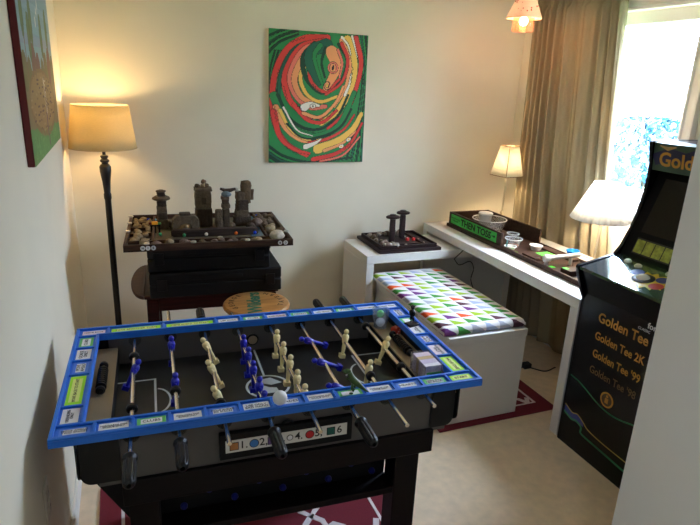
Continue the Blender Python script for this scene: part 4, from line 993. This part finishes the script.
sgn = MB().box(-.0022, -.0002, M4+.045, L4-.030, .030, .090).build('sign', SG, fw_, label='green paper sign reading THEN TOSS')
def sgM(y, z): return frame_M((-.0027, y, z), (0, -1, 0), (0, 0, 1))
ym = (M4+.045+L4-.03)/2; ln = L4-.03-M4-.045
text('THEN TOSS', .058, INK, sgn, sgM(ym-.035, .058), ext=.0008, offset=.0016, xs=1.12)
text('CHOOSE A BALL\nTHEN AIM', .016, INK, sgn, sgM(L4-.085, .06), ext=.0006)
q = MB(); yy = M4+.072; q.ribbon([(-.0023, yy+.02, .062), (-.0023, yy-.004, .062)], .005, (-1, 0, 0), .0008); q.prism([(yy-.002, .071), (yy-.018, .062), (yy-.002, .053)], 0, -.0031, -.0023)
q.tube([(-.0026, yy+.045+.007*math.cos(k*PI/8), .062+.007*math.sin(k*PI/8)) for k in range(16)], .0013, closed=True, n=6); q.build('arrow', INK, sgn)
# platforms with green stickers
TZ = TT+.0085
GST = mat('sticker_green', (84, 226, 70), .6)
def plat(label, x0, x1, y0, y1, h, sx, sy):
    t = thing('wooden_block', label, 'block', (x0, y0, TZ)); MB().box(0, x1-x0, 0, y1-y0, 0, h).build('board', TWD, t, bevel=.002)
    if sx: MB().box(sx[0], sx[1], sy[0], sy[1], h, h+.0008).build('green_sticker', GST, t)
plat('flat dark board with large green sticker in the middle of the toss tray', 2.065, 2.235, 2.40, 2.51, .020, (.075, .16), (.018, .088))
plat('dark step with small green sticker beside the white ramp', 2.075, 2.175, 2.135, 2.205, .028, (.004, .03), (.04, .066))
plat('narrow dark step at the near end of the toss tray beside the arcade', 2.19, 2.31, 2.12, 2.21, .04, None, None)
plat('long thin dark strip along the back of the toss tray', 2.27, 2.325, 2.34, 2.62, .012, None, None)
o = MB().box(0, .035, 0, .03, 0, .001).build('floor_sticker', GST, loc=(2.055, 2.575, TZ)); tag(o, 'small green sticker on the toss tray floor below the white saucer', 'sticker')
o = MB().box(0, .03, 0, .03, 0, .001).build('floor_sticker', GST, loc=(2.085, 2.285, TZ)); tag(o, 'small green sticker on the toss tray floor under the white ramp', 'sticker')
# cups
def pot(name, label, cat, x, y, z, r0, r1, h, m, t=.0018):
    o = MB(); o.lathe([(r0, 0), (r1, h), (r1+.0025, h), (r1+.0025, h+.003), (r1-t, h+.003), (r0-t, t)], (0, 0, 0), 36, caps=False); o.lathe([(r0, 0), (r0, .0015)], (0, 0, 0), 36)
    if m is CLEARP: o.tube([((r1+.001)*math.cos(k*PI/18), (r1+.001)*math.sin(k*PI/18), h+.002) for k in range(36)], .0028, closed=True, n=6, mi=1)
    o = o.build(name, [m, RIMC], loc=(x, y, z)); return tag(o, label, cat)
pot('plastic_tub', 'large clear plastic tub standing behind the green sign', 'tub', 2.195, 3.03, TZ, .085, .108, .088, CLEARP)
pot('lidded_cup', 'tall white lidded cup standing inside the large clear tub', 'cup', 2.165, 3.035, TZ+.002, .032, .04, .112, clear('frosted_plastic', (236, 234, 228), milky=.6))
o = MB(); o.lathe([(.044, 0), (.046, .002), (.046, .010), (.040, .014)], (0, 0, 0), 32); o = o.build('cup_lid', WPLAS, loc=(2.165, 3.035, TZ+.118)); tag(o, 'white lid on the cup inside the large clear tub', 'lid')
pot('plastic_cup', 'small clear plastic cup farther back, right of the large tub', 'cup', 2.215, 2.80, TZ, .026, .036, .046, CLEARP)
pot('plastic_cup', 'medium clear plastic bowl with brown bits behind the white saucer', 'bowl', 2.145, 2.70, TZ, .034, .050, .045, CLEARP)
q = MB(); q.lathe([(.030, 0), (.033, .006), (.02, .011), (.002, .013)], (0, 0, 0), 20); o = q.build('brown_beads', mat('bead_brown', (150, 84, 44), .7, noise_amt=.4, nscale=200, bump=.8, bscale=200), loc=(2.145, 2.70, TZ+.0022)); tag(o, 'heap of brown beads in the medium clear bowl', 'beads', kind='stuff')
pot('white_dish', 'small white saucer on the toss tray in front of the clear bowls', 'dish', 2.085, 2.645, TZ, .024, .034, .018, WPLAS)
pot('white_dish', 'white ribbed cup alone in the middle of the toss tray', 'dish', 2.235, 2.60, TZ, .026, .037, .026, WPLAS)
pot('blue_ring_cup', 'bright blue shallow plastic cup on the desk behind the toss tray', 'cup', 2.40, 2.475, TT, .028, .036, .026, mat('bright_blue_plastic', (30, 130, 214), .4))
o = MB(); o.lathe([(.004, 0), (.005, .02), (.003, .05), (.0015, .055)], (0, 0, 0), 12); o = o.build('push_pin', mat('teal_plastic', (20, 120, 120), .4), loc=(2.07, 2.66, TZ)); tag(o, 'thin teal peg standing at the end of the green sign', 'peg')
wr = thing('white_ramp', 'white plastic tube ramp lying across the toss tray near the arcade', 'ramp', (2.072, 2.315, TZ), -.12)
q = MB(); q.cyl((0, 0, .046), (.20, 0, .058), .012, n=20); q.build('tube', WPLAS, wr)
q = MB(); q.lathe([(.012, 0), (.019, .004), (.022, .02), (.019, .036), (.012, .04)], (-.018, 0, .045), 20, M=Matrix.Rotation(PI/2, 4, 'Y')); q.build('tube_end', WPLAS, wr)
for x in (.0, .15): MB().box(x-.006, x+.006, -.009, .009, 0, .046).build('support', WPLAS, wr, bevel=.001)

# ------------------------------------------------------------------ corner lamp (square pleated shade)
PLEAT = shade_cloth('cream_pleated_shade', (253, 244, 230), .45)
cl = thing('corner_table_lamp', 'slim table lamp with square cream shade glowing in the back right corner', 'lamp', (2.372, 3.147, TT), 0)
GLS = mat('lamp_glass', (220, 206, 180), .12, .0, coat=.5)
q = MB(); q.lathe([(.020, 0), (.021, .006), (.012, .016), (.006, .03), (.0045, .09), (.011, .1), (.012, .108), (.005, .118), (.0042, .2), (.007, .203), (.0042, .206), (.0042, .31), (.003, .42)], (0, 0, 0), 18); q.build('stem', GLS, cl)
q = MB(); az = -math.atan2(2.388, 3.135)
def sq(u, v, pleats=44, b0=.107, b1=.060, z0=.357, z1=.552):
    s = (u*4) % 4; k = int(s); f = s-k
    c = [(math.cos(az-PI/2+i*PI/2), math.sin(az-PI/2+i*PI/2)) for i in range(5)]
    r = b0+(b1-b0)*v; r *= 1+.012*math.sin(u*2*PI*pleats)
    return (r*(c[k][0]*(1-f)+c[k+1][0]*f), r*(c[k][1]*(1-f)+c[k+1][1]*f), z0+(z1-z0)*v)
q.grid(sq, 352, 3, wrap=True); shd = q.build('lamp_shade', PLEAT, cl, solid=.0015, angle=50)
TRB = mat('shade_piping', (150, 116, 74), .8)
q = MB()
for v in (0, 1): q.tube([sq(i/4, v) for i in range(4)], .0022, closed=True, n=6)
for i in range(4): q.tube([sq(i/4, 0), sq(i/4, 1)], .0018, n=6)
q.build('piping', TRB, shd)
q = MB(); q.lathe([(.003, .42), (.0035, .553), (.004, .556), (.0015, .562)], (0, 0, 0), 12); q.build('finial', GLS, cl)
MB().sphere((0, 0, .465), .022, 16).build('light_bulb', bulb_mat('bulb_corner', (255, 226, 184), 230), cl)
# ------------------------------------------------------------------ table lamp by the window
WPL = shade_cloth('white_pleated_shade', (254, 252, 246), .66)
tl = thing('pleated_table_lamp', 'bright table lamp with white pleated cone shade in front of the window', 'lamp', (2.375, 2.285, TT+.0003), 0)
q = MB(); q.lathe([(.055, 0), (.056, .006), (.03, .012), (.008, .02), (.005, .04), (.0045, .40)], (0, 0, 0), 24); q.build('stem', GLS, tl)
def cone(u, v):
    r = .160+(.068-.160)*v; r *= 1+.018*math.sin(u*2*PI*38); return (r*math.cos(2*PI*u), r*math.sin(2*PI*u), .262+.195*v)
q = MB(); q.grid(cone, 304, 3, wrap=True); sh2 = q.build('lamp_shade', WPL, tl, solid=.0015, angle=50); 
q = MB()
for v, rr_ in ((0, .160), (1, .068)): q.tube([(rr_*math.cos(k*PI/24), rr_*math.sin(k*PI/24), .262+.195*v) for k in range(48)], .002, closed=True, n=6)
for k in range(3): q.tube([(.006*math.cos(k*2.09), .006*math.sin(k*2.09), .40), (.068*math.cos(k*2.09), .068*math.sin(k*2.09), .455)], .0015, n=6)
q.build('shade_ring', WPLAS, sh2)
MB().sphere((0, 0, .375), .027, 16).build('light_bulb', bulb_mat('bulb_window', (255, 232, 196), 250), tl)
q = MB(); q.tube([(2.375, 2.23, .729+.003), (2.42, 2.30, .732), (2.45, 2.36, .7315), (2.44, 2.44, .7315), (2.475, 2.50, .7315)], .0022, n=6); o = q.build('lamp_cord', mat('clear_cord', (190, 176, 150), .4)); tag(o, 'thin pale lamp cord curling over the desk behind the pleated lamp', 'cord')
# ------------------------------------------------------------------ pendant
pn = thing('pendant_lamp', 'tiny hanging lamp with flowered glass shade glowing near the ceiling', 'lamp', (2.17, 2.9, 1.95))
PGL = shade_cloth('flowered_glass', (252, 230, 214), .22)
q = MB(); q.lathe([(.097, .068), (.095, .078), (.064, .15), (.046, .19), (.034, .22), (.028, .225)], (0, 0, 0), 36, caps=False); ps = q.build('lamp_shade', PGL, pn, solid=.002)
q = MB(); rg = random.Random(3); 
for k in range(34):
    u = rg.uniform(0, 2*PI); f = rg.uniform(.1, .85); r0 = .097+(.042-.097)*f; z0 = .072+.13*f
    q.sphere((r0*math.cos(u)*1.0, r0*math.sin(u)*1.0, z0), rg.uniform(.0025, .005), 8)
q.build('flower_dots', mat('flower_pink', (206, 84, 70), .5), ps)
q = MB(); q.lathe([(.060, .0), (.062, .004), (.058, .075), (.056, .075), (.060, .004)], (0, 0, 0), 32, caps=False); q.lathe([(.060, 0), (.060, .002)], (0, 0, 0), 32); q.build('glass_chimney', clear('amber_clear_glass', (255, 224, 206), milky=.05), pn)
MB().sphere((0, 0, .055), .024, 16).build('light_bulb', bulb_mat('bulb_pendant', (255, 226, 180), 50), pn)
q = MB(); q.lathe([(.03, .222), (.02, .24), (.004, .25)], (0, 0, 0), 20); q.cyl((0, 0, .245), (0, 0, ZC-1.95-.02), .0025, n=8); q.lathe([(.035, ZC-1.95-.025), (.05, ZC-1.95-.001)], (0, 0, 0), 24); q.build('cord', WPLAS, pn)

# ------------------------------------------------------------------ curtain
CURT = shade_cloth('taupe_curtain_cloth', (166, 152, 124), .12)
def edgeR(z): return 2.42+.10*(z-1.2)/.9 if z > 1.2 else 2.42-.16*(1.2-z)
def edgeL(z): return 3.235+.03*(z-1.2)/.9 if z > 1.2 else 3.235-.05*(1.2-z)
def cur(u, v):
    z = .03+(2.215-.03)*v; y0, y1 = edgeR(z), edgeL(z)
    uu = u+.012*math.sin(7*u+3*v)
    y = y0+(y1-y0)*uu
    dense = u*1.25+.5*u*(1-u)*0
    ph = 2*PI*(9.5*u+.8*math.sin(2.1*u*PI+.5))
    amp = .026*(.6+.4*math.sin(5*u+1)**2)*(1-.25*(v > .95))
    x = 2.526+amp*math.sin(ph+.5*math.sin(3*v))+.005*math.sin(3.1*ph+2*v)*(.3+.7*v)
    if v > .955: x = 2.538+.010*math.sin(ph*3.0)
    return (min(x, 2.558), y, z)
q = MB(); q.grid(cur, 260, 60)
cu = thing('window_curtain', 'long taupe curtain gathered over the left half of the window', 'curtain', (0, 0, 0))
q.build('cloth', CURT, cu, solid=.002, angle=80)
cr = thing('curtain_rod', 'thin curtain rod running above the window behind the curtain heading', 'curtain rod', (2.538, 2.05, 2.197))
q = MB(); q.cyl((0, 0, 0), (0, 1.25, 0), .006, n=12); q.build('rod', mat('rod_brass', (140, 118, 80), .35, .8), cr)
for y in (0.02, 1.23): MB().box(0, XR-2.538, y-.006, y+.006, -.008, .012).build('bracket', WPLAS, cr)
# sill ornament
q = MB(); q.lathe([(.018, 0), (.03, .012), (.032, .026), (.022, .042), (.01, .048)], (0, 0, 0), 20); o = q.build('sill_ornament', mat('blue_glass_lump', (110, 120, 170), .3), loc=(XR+.022, 2.20, WZ0-.0006)); tag(o, 'small rounded bluish ornament on the window sill', 'ornament')

# ------------------------------------------------------------------ arcade cabinet
AX = 1.91; AY0, AY1 = 1.385, 1.866
ac = thing('arcade_cabinet', 'black golf arcade cabinet with gold lettering standing beside the desk', 'arcade machine', (0, 0, 0))
ABLK = mat('arcade_black', (6, 7, 12), .25, spec=.3); ABL2 = mat('arcade_black_matte', (4, 4, 6), .6, spec=.15); ANAVY = mat('arcade_navy', (20, 26, 66), .3)
profS = [(1.905, 0), (1.905, .745), (1.888, .775), (1.855, .85), (1.838, .897), (1.842, .908), (2.04, .945), (2.075, .985), (2.11, 1.06), (2.135, 1.13), (2.152, 1.22), (2.156, 1.30), (2.152, 1.36), (2.138, 1.415), (2.134, 1.44), (2.14, 1.45), (2.20, 1.455), (2.47, 1.455), (2.47, 0)]
for y0, y1 in ((AY1-.016, AY1), (AY0, AY0+.016)):
    MB().prism(profS, 1, y0, y1).build('side_panel', ABLK, ac, bevel=.002)
i0, i1 = AY0+.0162, AY1-.0162
kp = MB().box(1.9065, 1.922, i0, i1, .0, .775).build('front_panel', ABLK, ac)
MB().prism([(1.9065, .775), (1.853, .893), (1.868, .893), (1.922, .775)], 1, i0, i1).build('deck_front', ABLK, ac)
# control deck
DGR = mat('deck_green', (44, 78, 44), .12, noise_amt=.35, nscale=9, coat=1.)
dz = lambda x: .9005+(x-1.842)*(.040/.2)
dkp = MB().prism([(1.848, dz(1.848)-.012), (1.848, dz(1.848)), (2.10, dz(2.10)), (2.10, dz(2.10)-.012)], 1, i0, i1).build('control_deck', DGR, ac)
tilt = math.atan(.2)
def dM(x, y, h=0): 
    return Matrix.Translation((x, y, dz(x)+h)) @ Matrix.Rotation(-tilt, 4, 'Y')
SILV = mat('deck_reflection_patch', (120, 140, 160), .06, .85)  # bluish mirror patch imitates the window's reflection in the glossy deck
q = MB(); q.prism([(1.85, i1), (1.85, 1.70), (2.02, i1-.07), (2.085, i1)], 2, 0, .0008, M=Matrix(((1, 0, 0, 0), (0, 1, 0, 0), (.2, 0, 1, .9005-1.842*.2), (0, 0, 0, 1)))); q.build('deck_glossy_corner', SILV, dkp)
q = MB(); q.lathe([(.044, 0), (.044, .003), (.036, .006)], (0, 0, 0), 32, M=dM(1.945, 1.60)); tbx = q.build('trackball_ring', BLACKP, ac)
q = MB(); q.sphere((1.945, 1.60, dz(1.945)-.010), .031, 28); q.build('trackball', mat('trackball_white', (216, 214, 206), .2), ac)
YEL = mat('deck_yellow', (216, 190, 40), .4); RED2 = mat('deck_red', (190, 50, 40), .4); BL2 = mat('deck_blue', (40, 60, 150), .4)
q = MB(); P = []
for k in range(28):
    rr_ = .10 if k % 2 else .072; a = 2*PI*k/28; P.append((1.945+rr_*.78*math.cos(a), 1.575+rr_*math.sin(a)))
q.prism(P, 2, .0, .0006, M=Matrix(((1, 0, 0, 0), (0, 1, 0, 0), (.2, 0, 1, .9006-1.842*.2), (0, 0, 0, 1)))); q.build('starburst_print', YEL, dkp)
for y_, x_, m in ((1.52, 1.925, RED2), (1.54, 1.985, BL2), (1.66, 1.975, BL2)):
    q = MB(); q.lathe([(.028, 0), (.028, .0012)], (0, 0, 0), 18, M=dM(x_, y_, .0001)); q.build('print_spot', m, dkp)
for y_, x_ in ((1.765, 2.03), (1.70, 2.02), (1.565, 2.045), (1.43, 1.95)):
    q = MB(); q.lathe([(.016, 0), (.016, .004), (.0125, .006), (.012, .009), (.010, .010)], (0, 0, 0), 20, M=dM(x_, y_)); q.build('push_button', mat('button_white', (210, 208, 200), .3), ac)
# screen bezel and screen
MB().prism([(2.075, .945), (2.075, .955), (2.215, 1.325), (2.225, 1.325), (2.225, .945)], 1, i0, i1).build('bezel', ABL2, ac)
bzd = Vector((2.215-2.075, 0, 1.325-.955)).normalized()
def bz(y, s, off=.001):
    nrm = Vector((-bzd.z, 0, bzd.x)); p = Vector((2.075, y, .955))+bzd*s+nrm*off; return p
def quad_panel(name, y0, y1, s0, s1, th, m, parent, label=None):
    nrm = Vector((-bzd.z, 0, bzd.x)); q = MB(); c = [bz(y0, s0, .0002), bz(y1, s0, .0002), bz(y1, s1, .0002), bz(y0, s1, .0002)]
    A = [q.bm.verts.new(p_) for p_ in c]; B = [q.bm.verts.new(p_+nrm*th) for p_ in c]
    q._f(A[::-1]); q._f(B)
    for k in range(4): q._f([A[k], A[(k+1) % 4], B[(k+1) % 4], B[k]])
    return q.build(name, m, parent)
quad_panel('screen', i0+.05, i1-.05, .11, .36, .002, mat('dark_screen', (8, 8, 10), .15, spec=.3), ac)
cd = quad_panel('instruction_card', 1.60, 1.80, .012, .085, .0015, mat('card_black', (14, 16, 14), .4), ac)
for k in range(4):
    y1_ = 1.795-k*.048; quad_panel('card_picture', y1_-.043, y1_, .018, .078, .0022, mat('card_yellow_green', (150, 158, 60), .5, noise_amt=.4, nscale=60), cd)
cd2 = quad_panel('instruction_card', 1.42, 1.58, .012, .085, .0015, mat('card_black', (14, 16, 14), .4), ac)
for k in range(3):
    y1_ = 1.575-k*.052; quad_panel('card_picture', y1_-.046, y1_, .018, .078, .0022, mat('card_yellow_green', (150, 158, 60), .5, noise_amt=.4, nscale=60), cd2)
# hood and marquee
MB().prism([(2.165, 1.325), (2.165, 1.3265), (2.47, 1.3265), (2.47, 1.3)], 1, i0, i1).build('hood', ABL2, ac)
mq = MB().prism([(2.162, 1.3268), (2.146, 1.445), (2.20, 1.453), (2.20, 1.3268)], 1, i0, i1).build('marquee', mat('marquee_green', (46, 76, 52), .4, noise_amt=.3, nscale=10), ac)
MB().box(2.2002, 2.47, i0, i1, 1.436, 1.453).build('top_panel', ABLK, ac)
mup = Vector((2.146-2.162, 0, 1.445-1.3268)).normalized(); mo = Vector((2.162, 0, 1.3268))
def mqM(y, s, off=.0015):
    n = Vector((0, -1, 0)).cross(mup); p_ = mo+mup*s+n*off; return frame_M((p_.x, y, p_.z), (0, -1, 0), mup)
q = MB()
def mqp(y, s, off=.0004): 
    n = Vector((0, -1, 0)).cross(mup); p_ = mo+mup*s+n*off; return (p_.x, y, p_.z)
nM = Vector((0, -1, 0)).cross(mup)
q.ribbon([mqp(i1-.005, .045), mqp(i1-.08, .075), mqp(i1-.16, .065), mqp(i1-.26, .10), mqp(i1-.40, .085)], [.05, .06, .05, .06, .03], nM, .0008); q.build('sky_band', ANAVY, mq)
q = MB(); q.ribbon([mqp(i1-.03, .108), mqp(i1-.07, .098), mqp(i1-.11, .108)], [.004, .016, .004], nM, .0016); q.build('sun_shape', mat('marquee_tan', (170, 140, 80), .5), mq)
text('Golden Tee', .082, GOLD, mq, mqM((i0+i1)/2-.01, .05, .0028), offset=.002, xs=1.02)
text('PEACE', .03, GOLD, mq, mqM(i0+.28, .1, .0028), offset=.001) if 0 else None
# front panel graphics (face looks toward -x; reading direction is -y)
def fM(y, z, off=.0012): return frame_M((1.9065-off, y, z), (0, -1, 0), (0, 0, 1))
GOLD2 = mat('gold_faded', (120, 92, 48), .5)
text('Golden Tee', .062, GOLD, kp, fM(1.617, .694), offset=.0012, xs=.89)
text('CLASSIC', .016, WPLAS, kp, fM(1.515, .735))
text('Golden Tee 2K', .052, GOLD, kp, fM(1.617, .607), offset=.0010, xs=.82)
text("Golden Tee '99", .052, GOLD, kp, fM(1.615, .523), offset=.0010, xs=.80)
text("Golden Tee '98", .050, GOLD2, kp, fM(1.617, .444), offset=.0004, xs=.82)
text('fore', .034, WPLAS, kp, fM(1.474, .760), offset=.0008)
q = MB(); q.lathe([(.036, 0), (.036, .0012)], (1.9065, 1.623, .350), 32, M=Matrix.Rotation(-PI/2, 4, 'Y')); em = q.build('round_emblem', GOLD, kp)
q = MB(); q.lathe([(.028, 0), (.028, .0016)], (1.9065, 1.623, .350), 28, mi=1, M=Matrix.Rotation(-PI/2, 4, 'Y')); q.box(1.9044, 1.905, 1.614, 1.632, .334, .358); q.sphere((1.9047, 1.623, .367), .007, 10, sc=(.1, 1, 1)); q.build('emblem_figure', [GOLD, mat('emblem_dark', (70, 52, 20), .5)], em)
def wave(name, pts, w, m):
    q = MB(); P = spline([(y, z) for y, z in pts], 8); q.ribbon([(1.9063, y, z) for y, z in P], w, (-1, 0, 0), .001); q.build(name, m, kp)
WG = mat('wave_green', (22, 112, 66), .4); WB = mat('wave_blue', (24, 34, 110), .4); WY_ = mat('wave_gold', (170, 140, 60), .4)
wave('wave_stripe', [(1.849, .358), (1.80, .352), (1.752, .338), (1.664, .306), (1.592, .296), (1.53, .303), (1.47, .318), (1.405, .32)], .007, WG)
q = MB(); q.prism([(1.849, .162), (1.849, .196), (1.80, .182), (1.76, .19), (1.725, .172), (1.72, .148), (1.76, .156), (1.80, .150)], 0, 1.9058, 1.9064); q.build('wave_fill', WB, kp)
wave('wave_stripe', [(1.849, .202), (1.80, .182), (1.765, .19), (1.725, .172), (1.70, .156), (1.66, .147), (1.58, .14), (1.47, .137), (1.405, .136)], .005, WY_)
wave('wave_stripe', [(1.849, .164), (1.80, .148), (1.765, .154), (1.732, .140), (1.728, .112), (1.667, .105), (1.574, .099), (1.476, .092), (1.405, .09)], .010, WG)
# ------------------------------------------------------------------ outlet and cords
ol = thing('wall_outlet', 'white wall outlet low on the left wall beside the foosball table', 'outlet', (XL, 1.51, .49))
MB().box(0, .006, -.037, .037, -.058, .058).build('plate', mat('outlet_plate', (206, 198, 180), .4), ol, bevel=.002)
for z in (-.022, .022):
    s_ = MB().box(.006, .0085, -.017, .017, z-.016, z+.016).build('socket', mat('outlet_socket', (190, 182, 164), .4), ol, bevel=.002)
    q = MB(); q.box(.0085, .0088, -.008, -.005, z-.005, z+.006); q.box(.0085, .0088, .005, .008, z-.005, z+.006); q.build('slot', INK, s_)
CORD = mat('black_cord', (18, 17, 16), .5)
q = MB(); q.tube([tuple(p_) for p_ in np.c_[spline([(1.90, 2.62), (2.0, 2.55), (2.1, 2.50), (2.22, 2.52), (2.30, 2.44), (2.40, 2.46)], 6), np.full(31, .005)]], .004, n=6); q.box(2.20, 2.25, 2.50, 2.54, 0.001, .03); o = q.build('power_cord', CORD); tag(o, 'black power cord snaking over the carpet under the desk', 'cord')
q = MB(); P = spline([(1.86, .62), (1.90, .58), (1.97, .60), (2.0, .55), (1.99, .48), (2.02, .40)], 6)
q.tube([(x_, 2.88-.1*(x_-1.86), z_) for x_, z_ in P], .003, n=6); 
q.tube([(2.02, 2.864, .40), (2.03, 2.87, .2), (2.04, 2.9, .01), (2.12, 2.95, .004)], .003, n=6); q.tube([(1.86, 2.88, .62), (1.93, 2.89, .672)], .003, n=6)
o = q.build('hanging_cord', CORD); tag(o, 'black cord hanging from under the desk behind the cushion', 'cord')

# ------------------------------------------------------------------ sky
W = bpy.data.worlds.new('World'); S.world = W; W.use_nodes = True
nt = W.node_tree; bg = nt.nodes['Background']; bg.inputs[0].default_value = (.64, .79, 1.0, 1); wtc = nt.nodes.new('ShaderNodeTexCoord'); wsp = nt.nodes.new('ShaderNodeSeparateXYZ'); wm1 = nt.nodes.new('ShaderNodeMath'); wm2 = nt.nodes.new('ShaderNodeMath')
# overcast sky: luminance rises with elevation
wm1.operation = 'MAXIMUM'; wm1.inputs[1].default_value = 0.; wm2.operation = 'MULTIPLY_ADD'; wm2.inputs[1].default_value = 56.; wm2.inputs[2].default_value = 9.5
nt.links.new(wtc.outputs['Generated'], wsp.inputs[0]); nt.links.new(wsp.outputs[2], wm1.inputs[0]); nt.links.new(wm1.outputs[0], wm2.inputs[0]); nt.links.new(wm2.outputs[0], bg.inputs[1])
# daylight sampling through the window opening
ld = bpy.data.lights.new('window_daylight', 'AREA'); ld.shape = 'RECTANGLE'; ld.size = WZ1-WZ0; ld.size_y = WY1-WY0; ld.cycles.is_portal = True
lo = bpy.data.objects.new('window_daylight', ld); COL.objects.link(lo); lo.location = (XR+.125, (WY0+WY1)/2, (WZ0+WZ1)/2); lo.rotation_euler = (0, PI/2, 0)
ld2 = bpy.data.lights.new('added_window_daylight', 'AREA'); ld2.shape = 'RECTANGLE'; ld2.size = VZ1-VZ0; ld2.size_y = VY1-VY0; ld2.cycles.is_portal = True  # portal over the added window behind the camera
lo2 = bpy.data.objects.new('added_window_daylight', ld2); COL.objects.link(lo2); lo2.location = (XL-.105, (VY0+VY1)/2, (VZ0+VZ1)/2); lo2.rotation_euler = (0, -PI/2, 0)
# ------------------------------------------------------------------ camera
f_, pi_, ro, ya, h_ = 568.7674, .3081, .045, .3849, 1.6388
cy_, sy_ = math.cos(ya), math.sin(ya)
fwd = Vector((sy_*math.cos(pi_), cy_*math.cos(pi_), -math.sin(pi_))); r0 = Vector((cy_, -sy_, 0)); u0 = r0.cross(fwd)
rt = r0*math.cos(ro)+u0*math.sin(ro); up = -r0*math.sin(ro)+u0*math.cos(ro)
cam = bpy.data.cameras.new('camera'); cam.sensor_width = 36; cam.lens = 36*f_/700; cam.clip_start = .02
co = bpy.data.objects.new('camera', cam); COL.objects.link(co)
M = Matrix((rt, up, -fwd)).transposed().to_4x4(); M.translation = (0, 0, h_); co.matrix_world = M
S.camera = co
S.view_settings.view_transform = 'Standard'; S.view_settings.look = 'None'; S.view_settings.gamma = 1; S.view_settings.use_curve_mapping = False
S.view_settings.exposure = 1.48
S.cycles.use_denoising = True; S.cycles.sample_clamp_indirect = 6; S.cycles.max_bounces = 10; S.cycles.diffuse_bounces = 6; S.cycles.transparent_max_bounces = 16
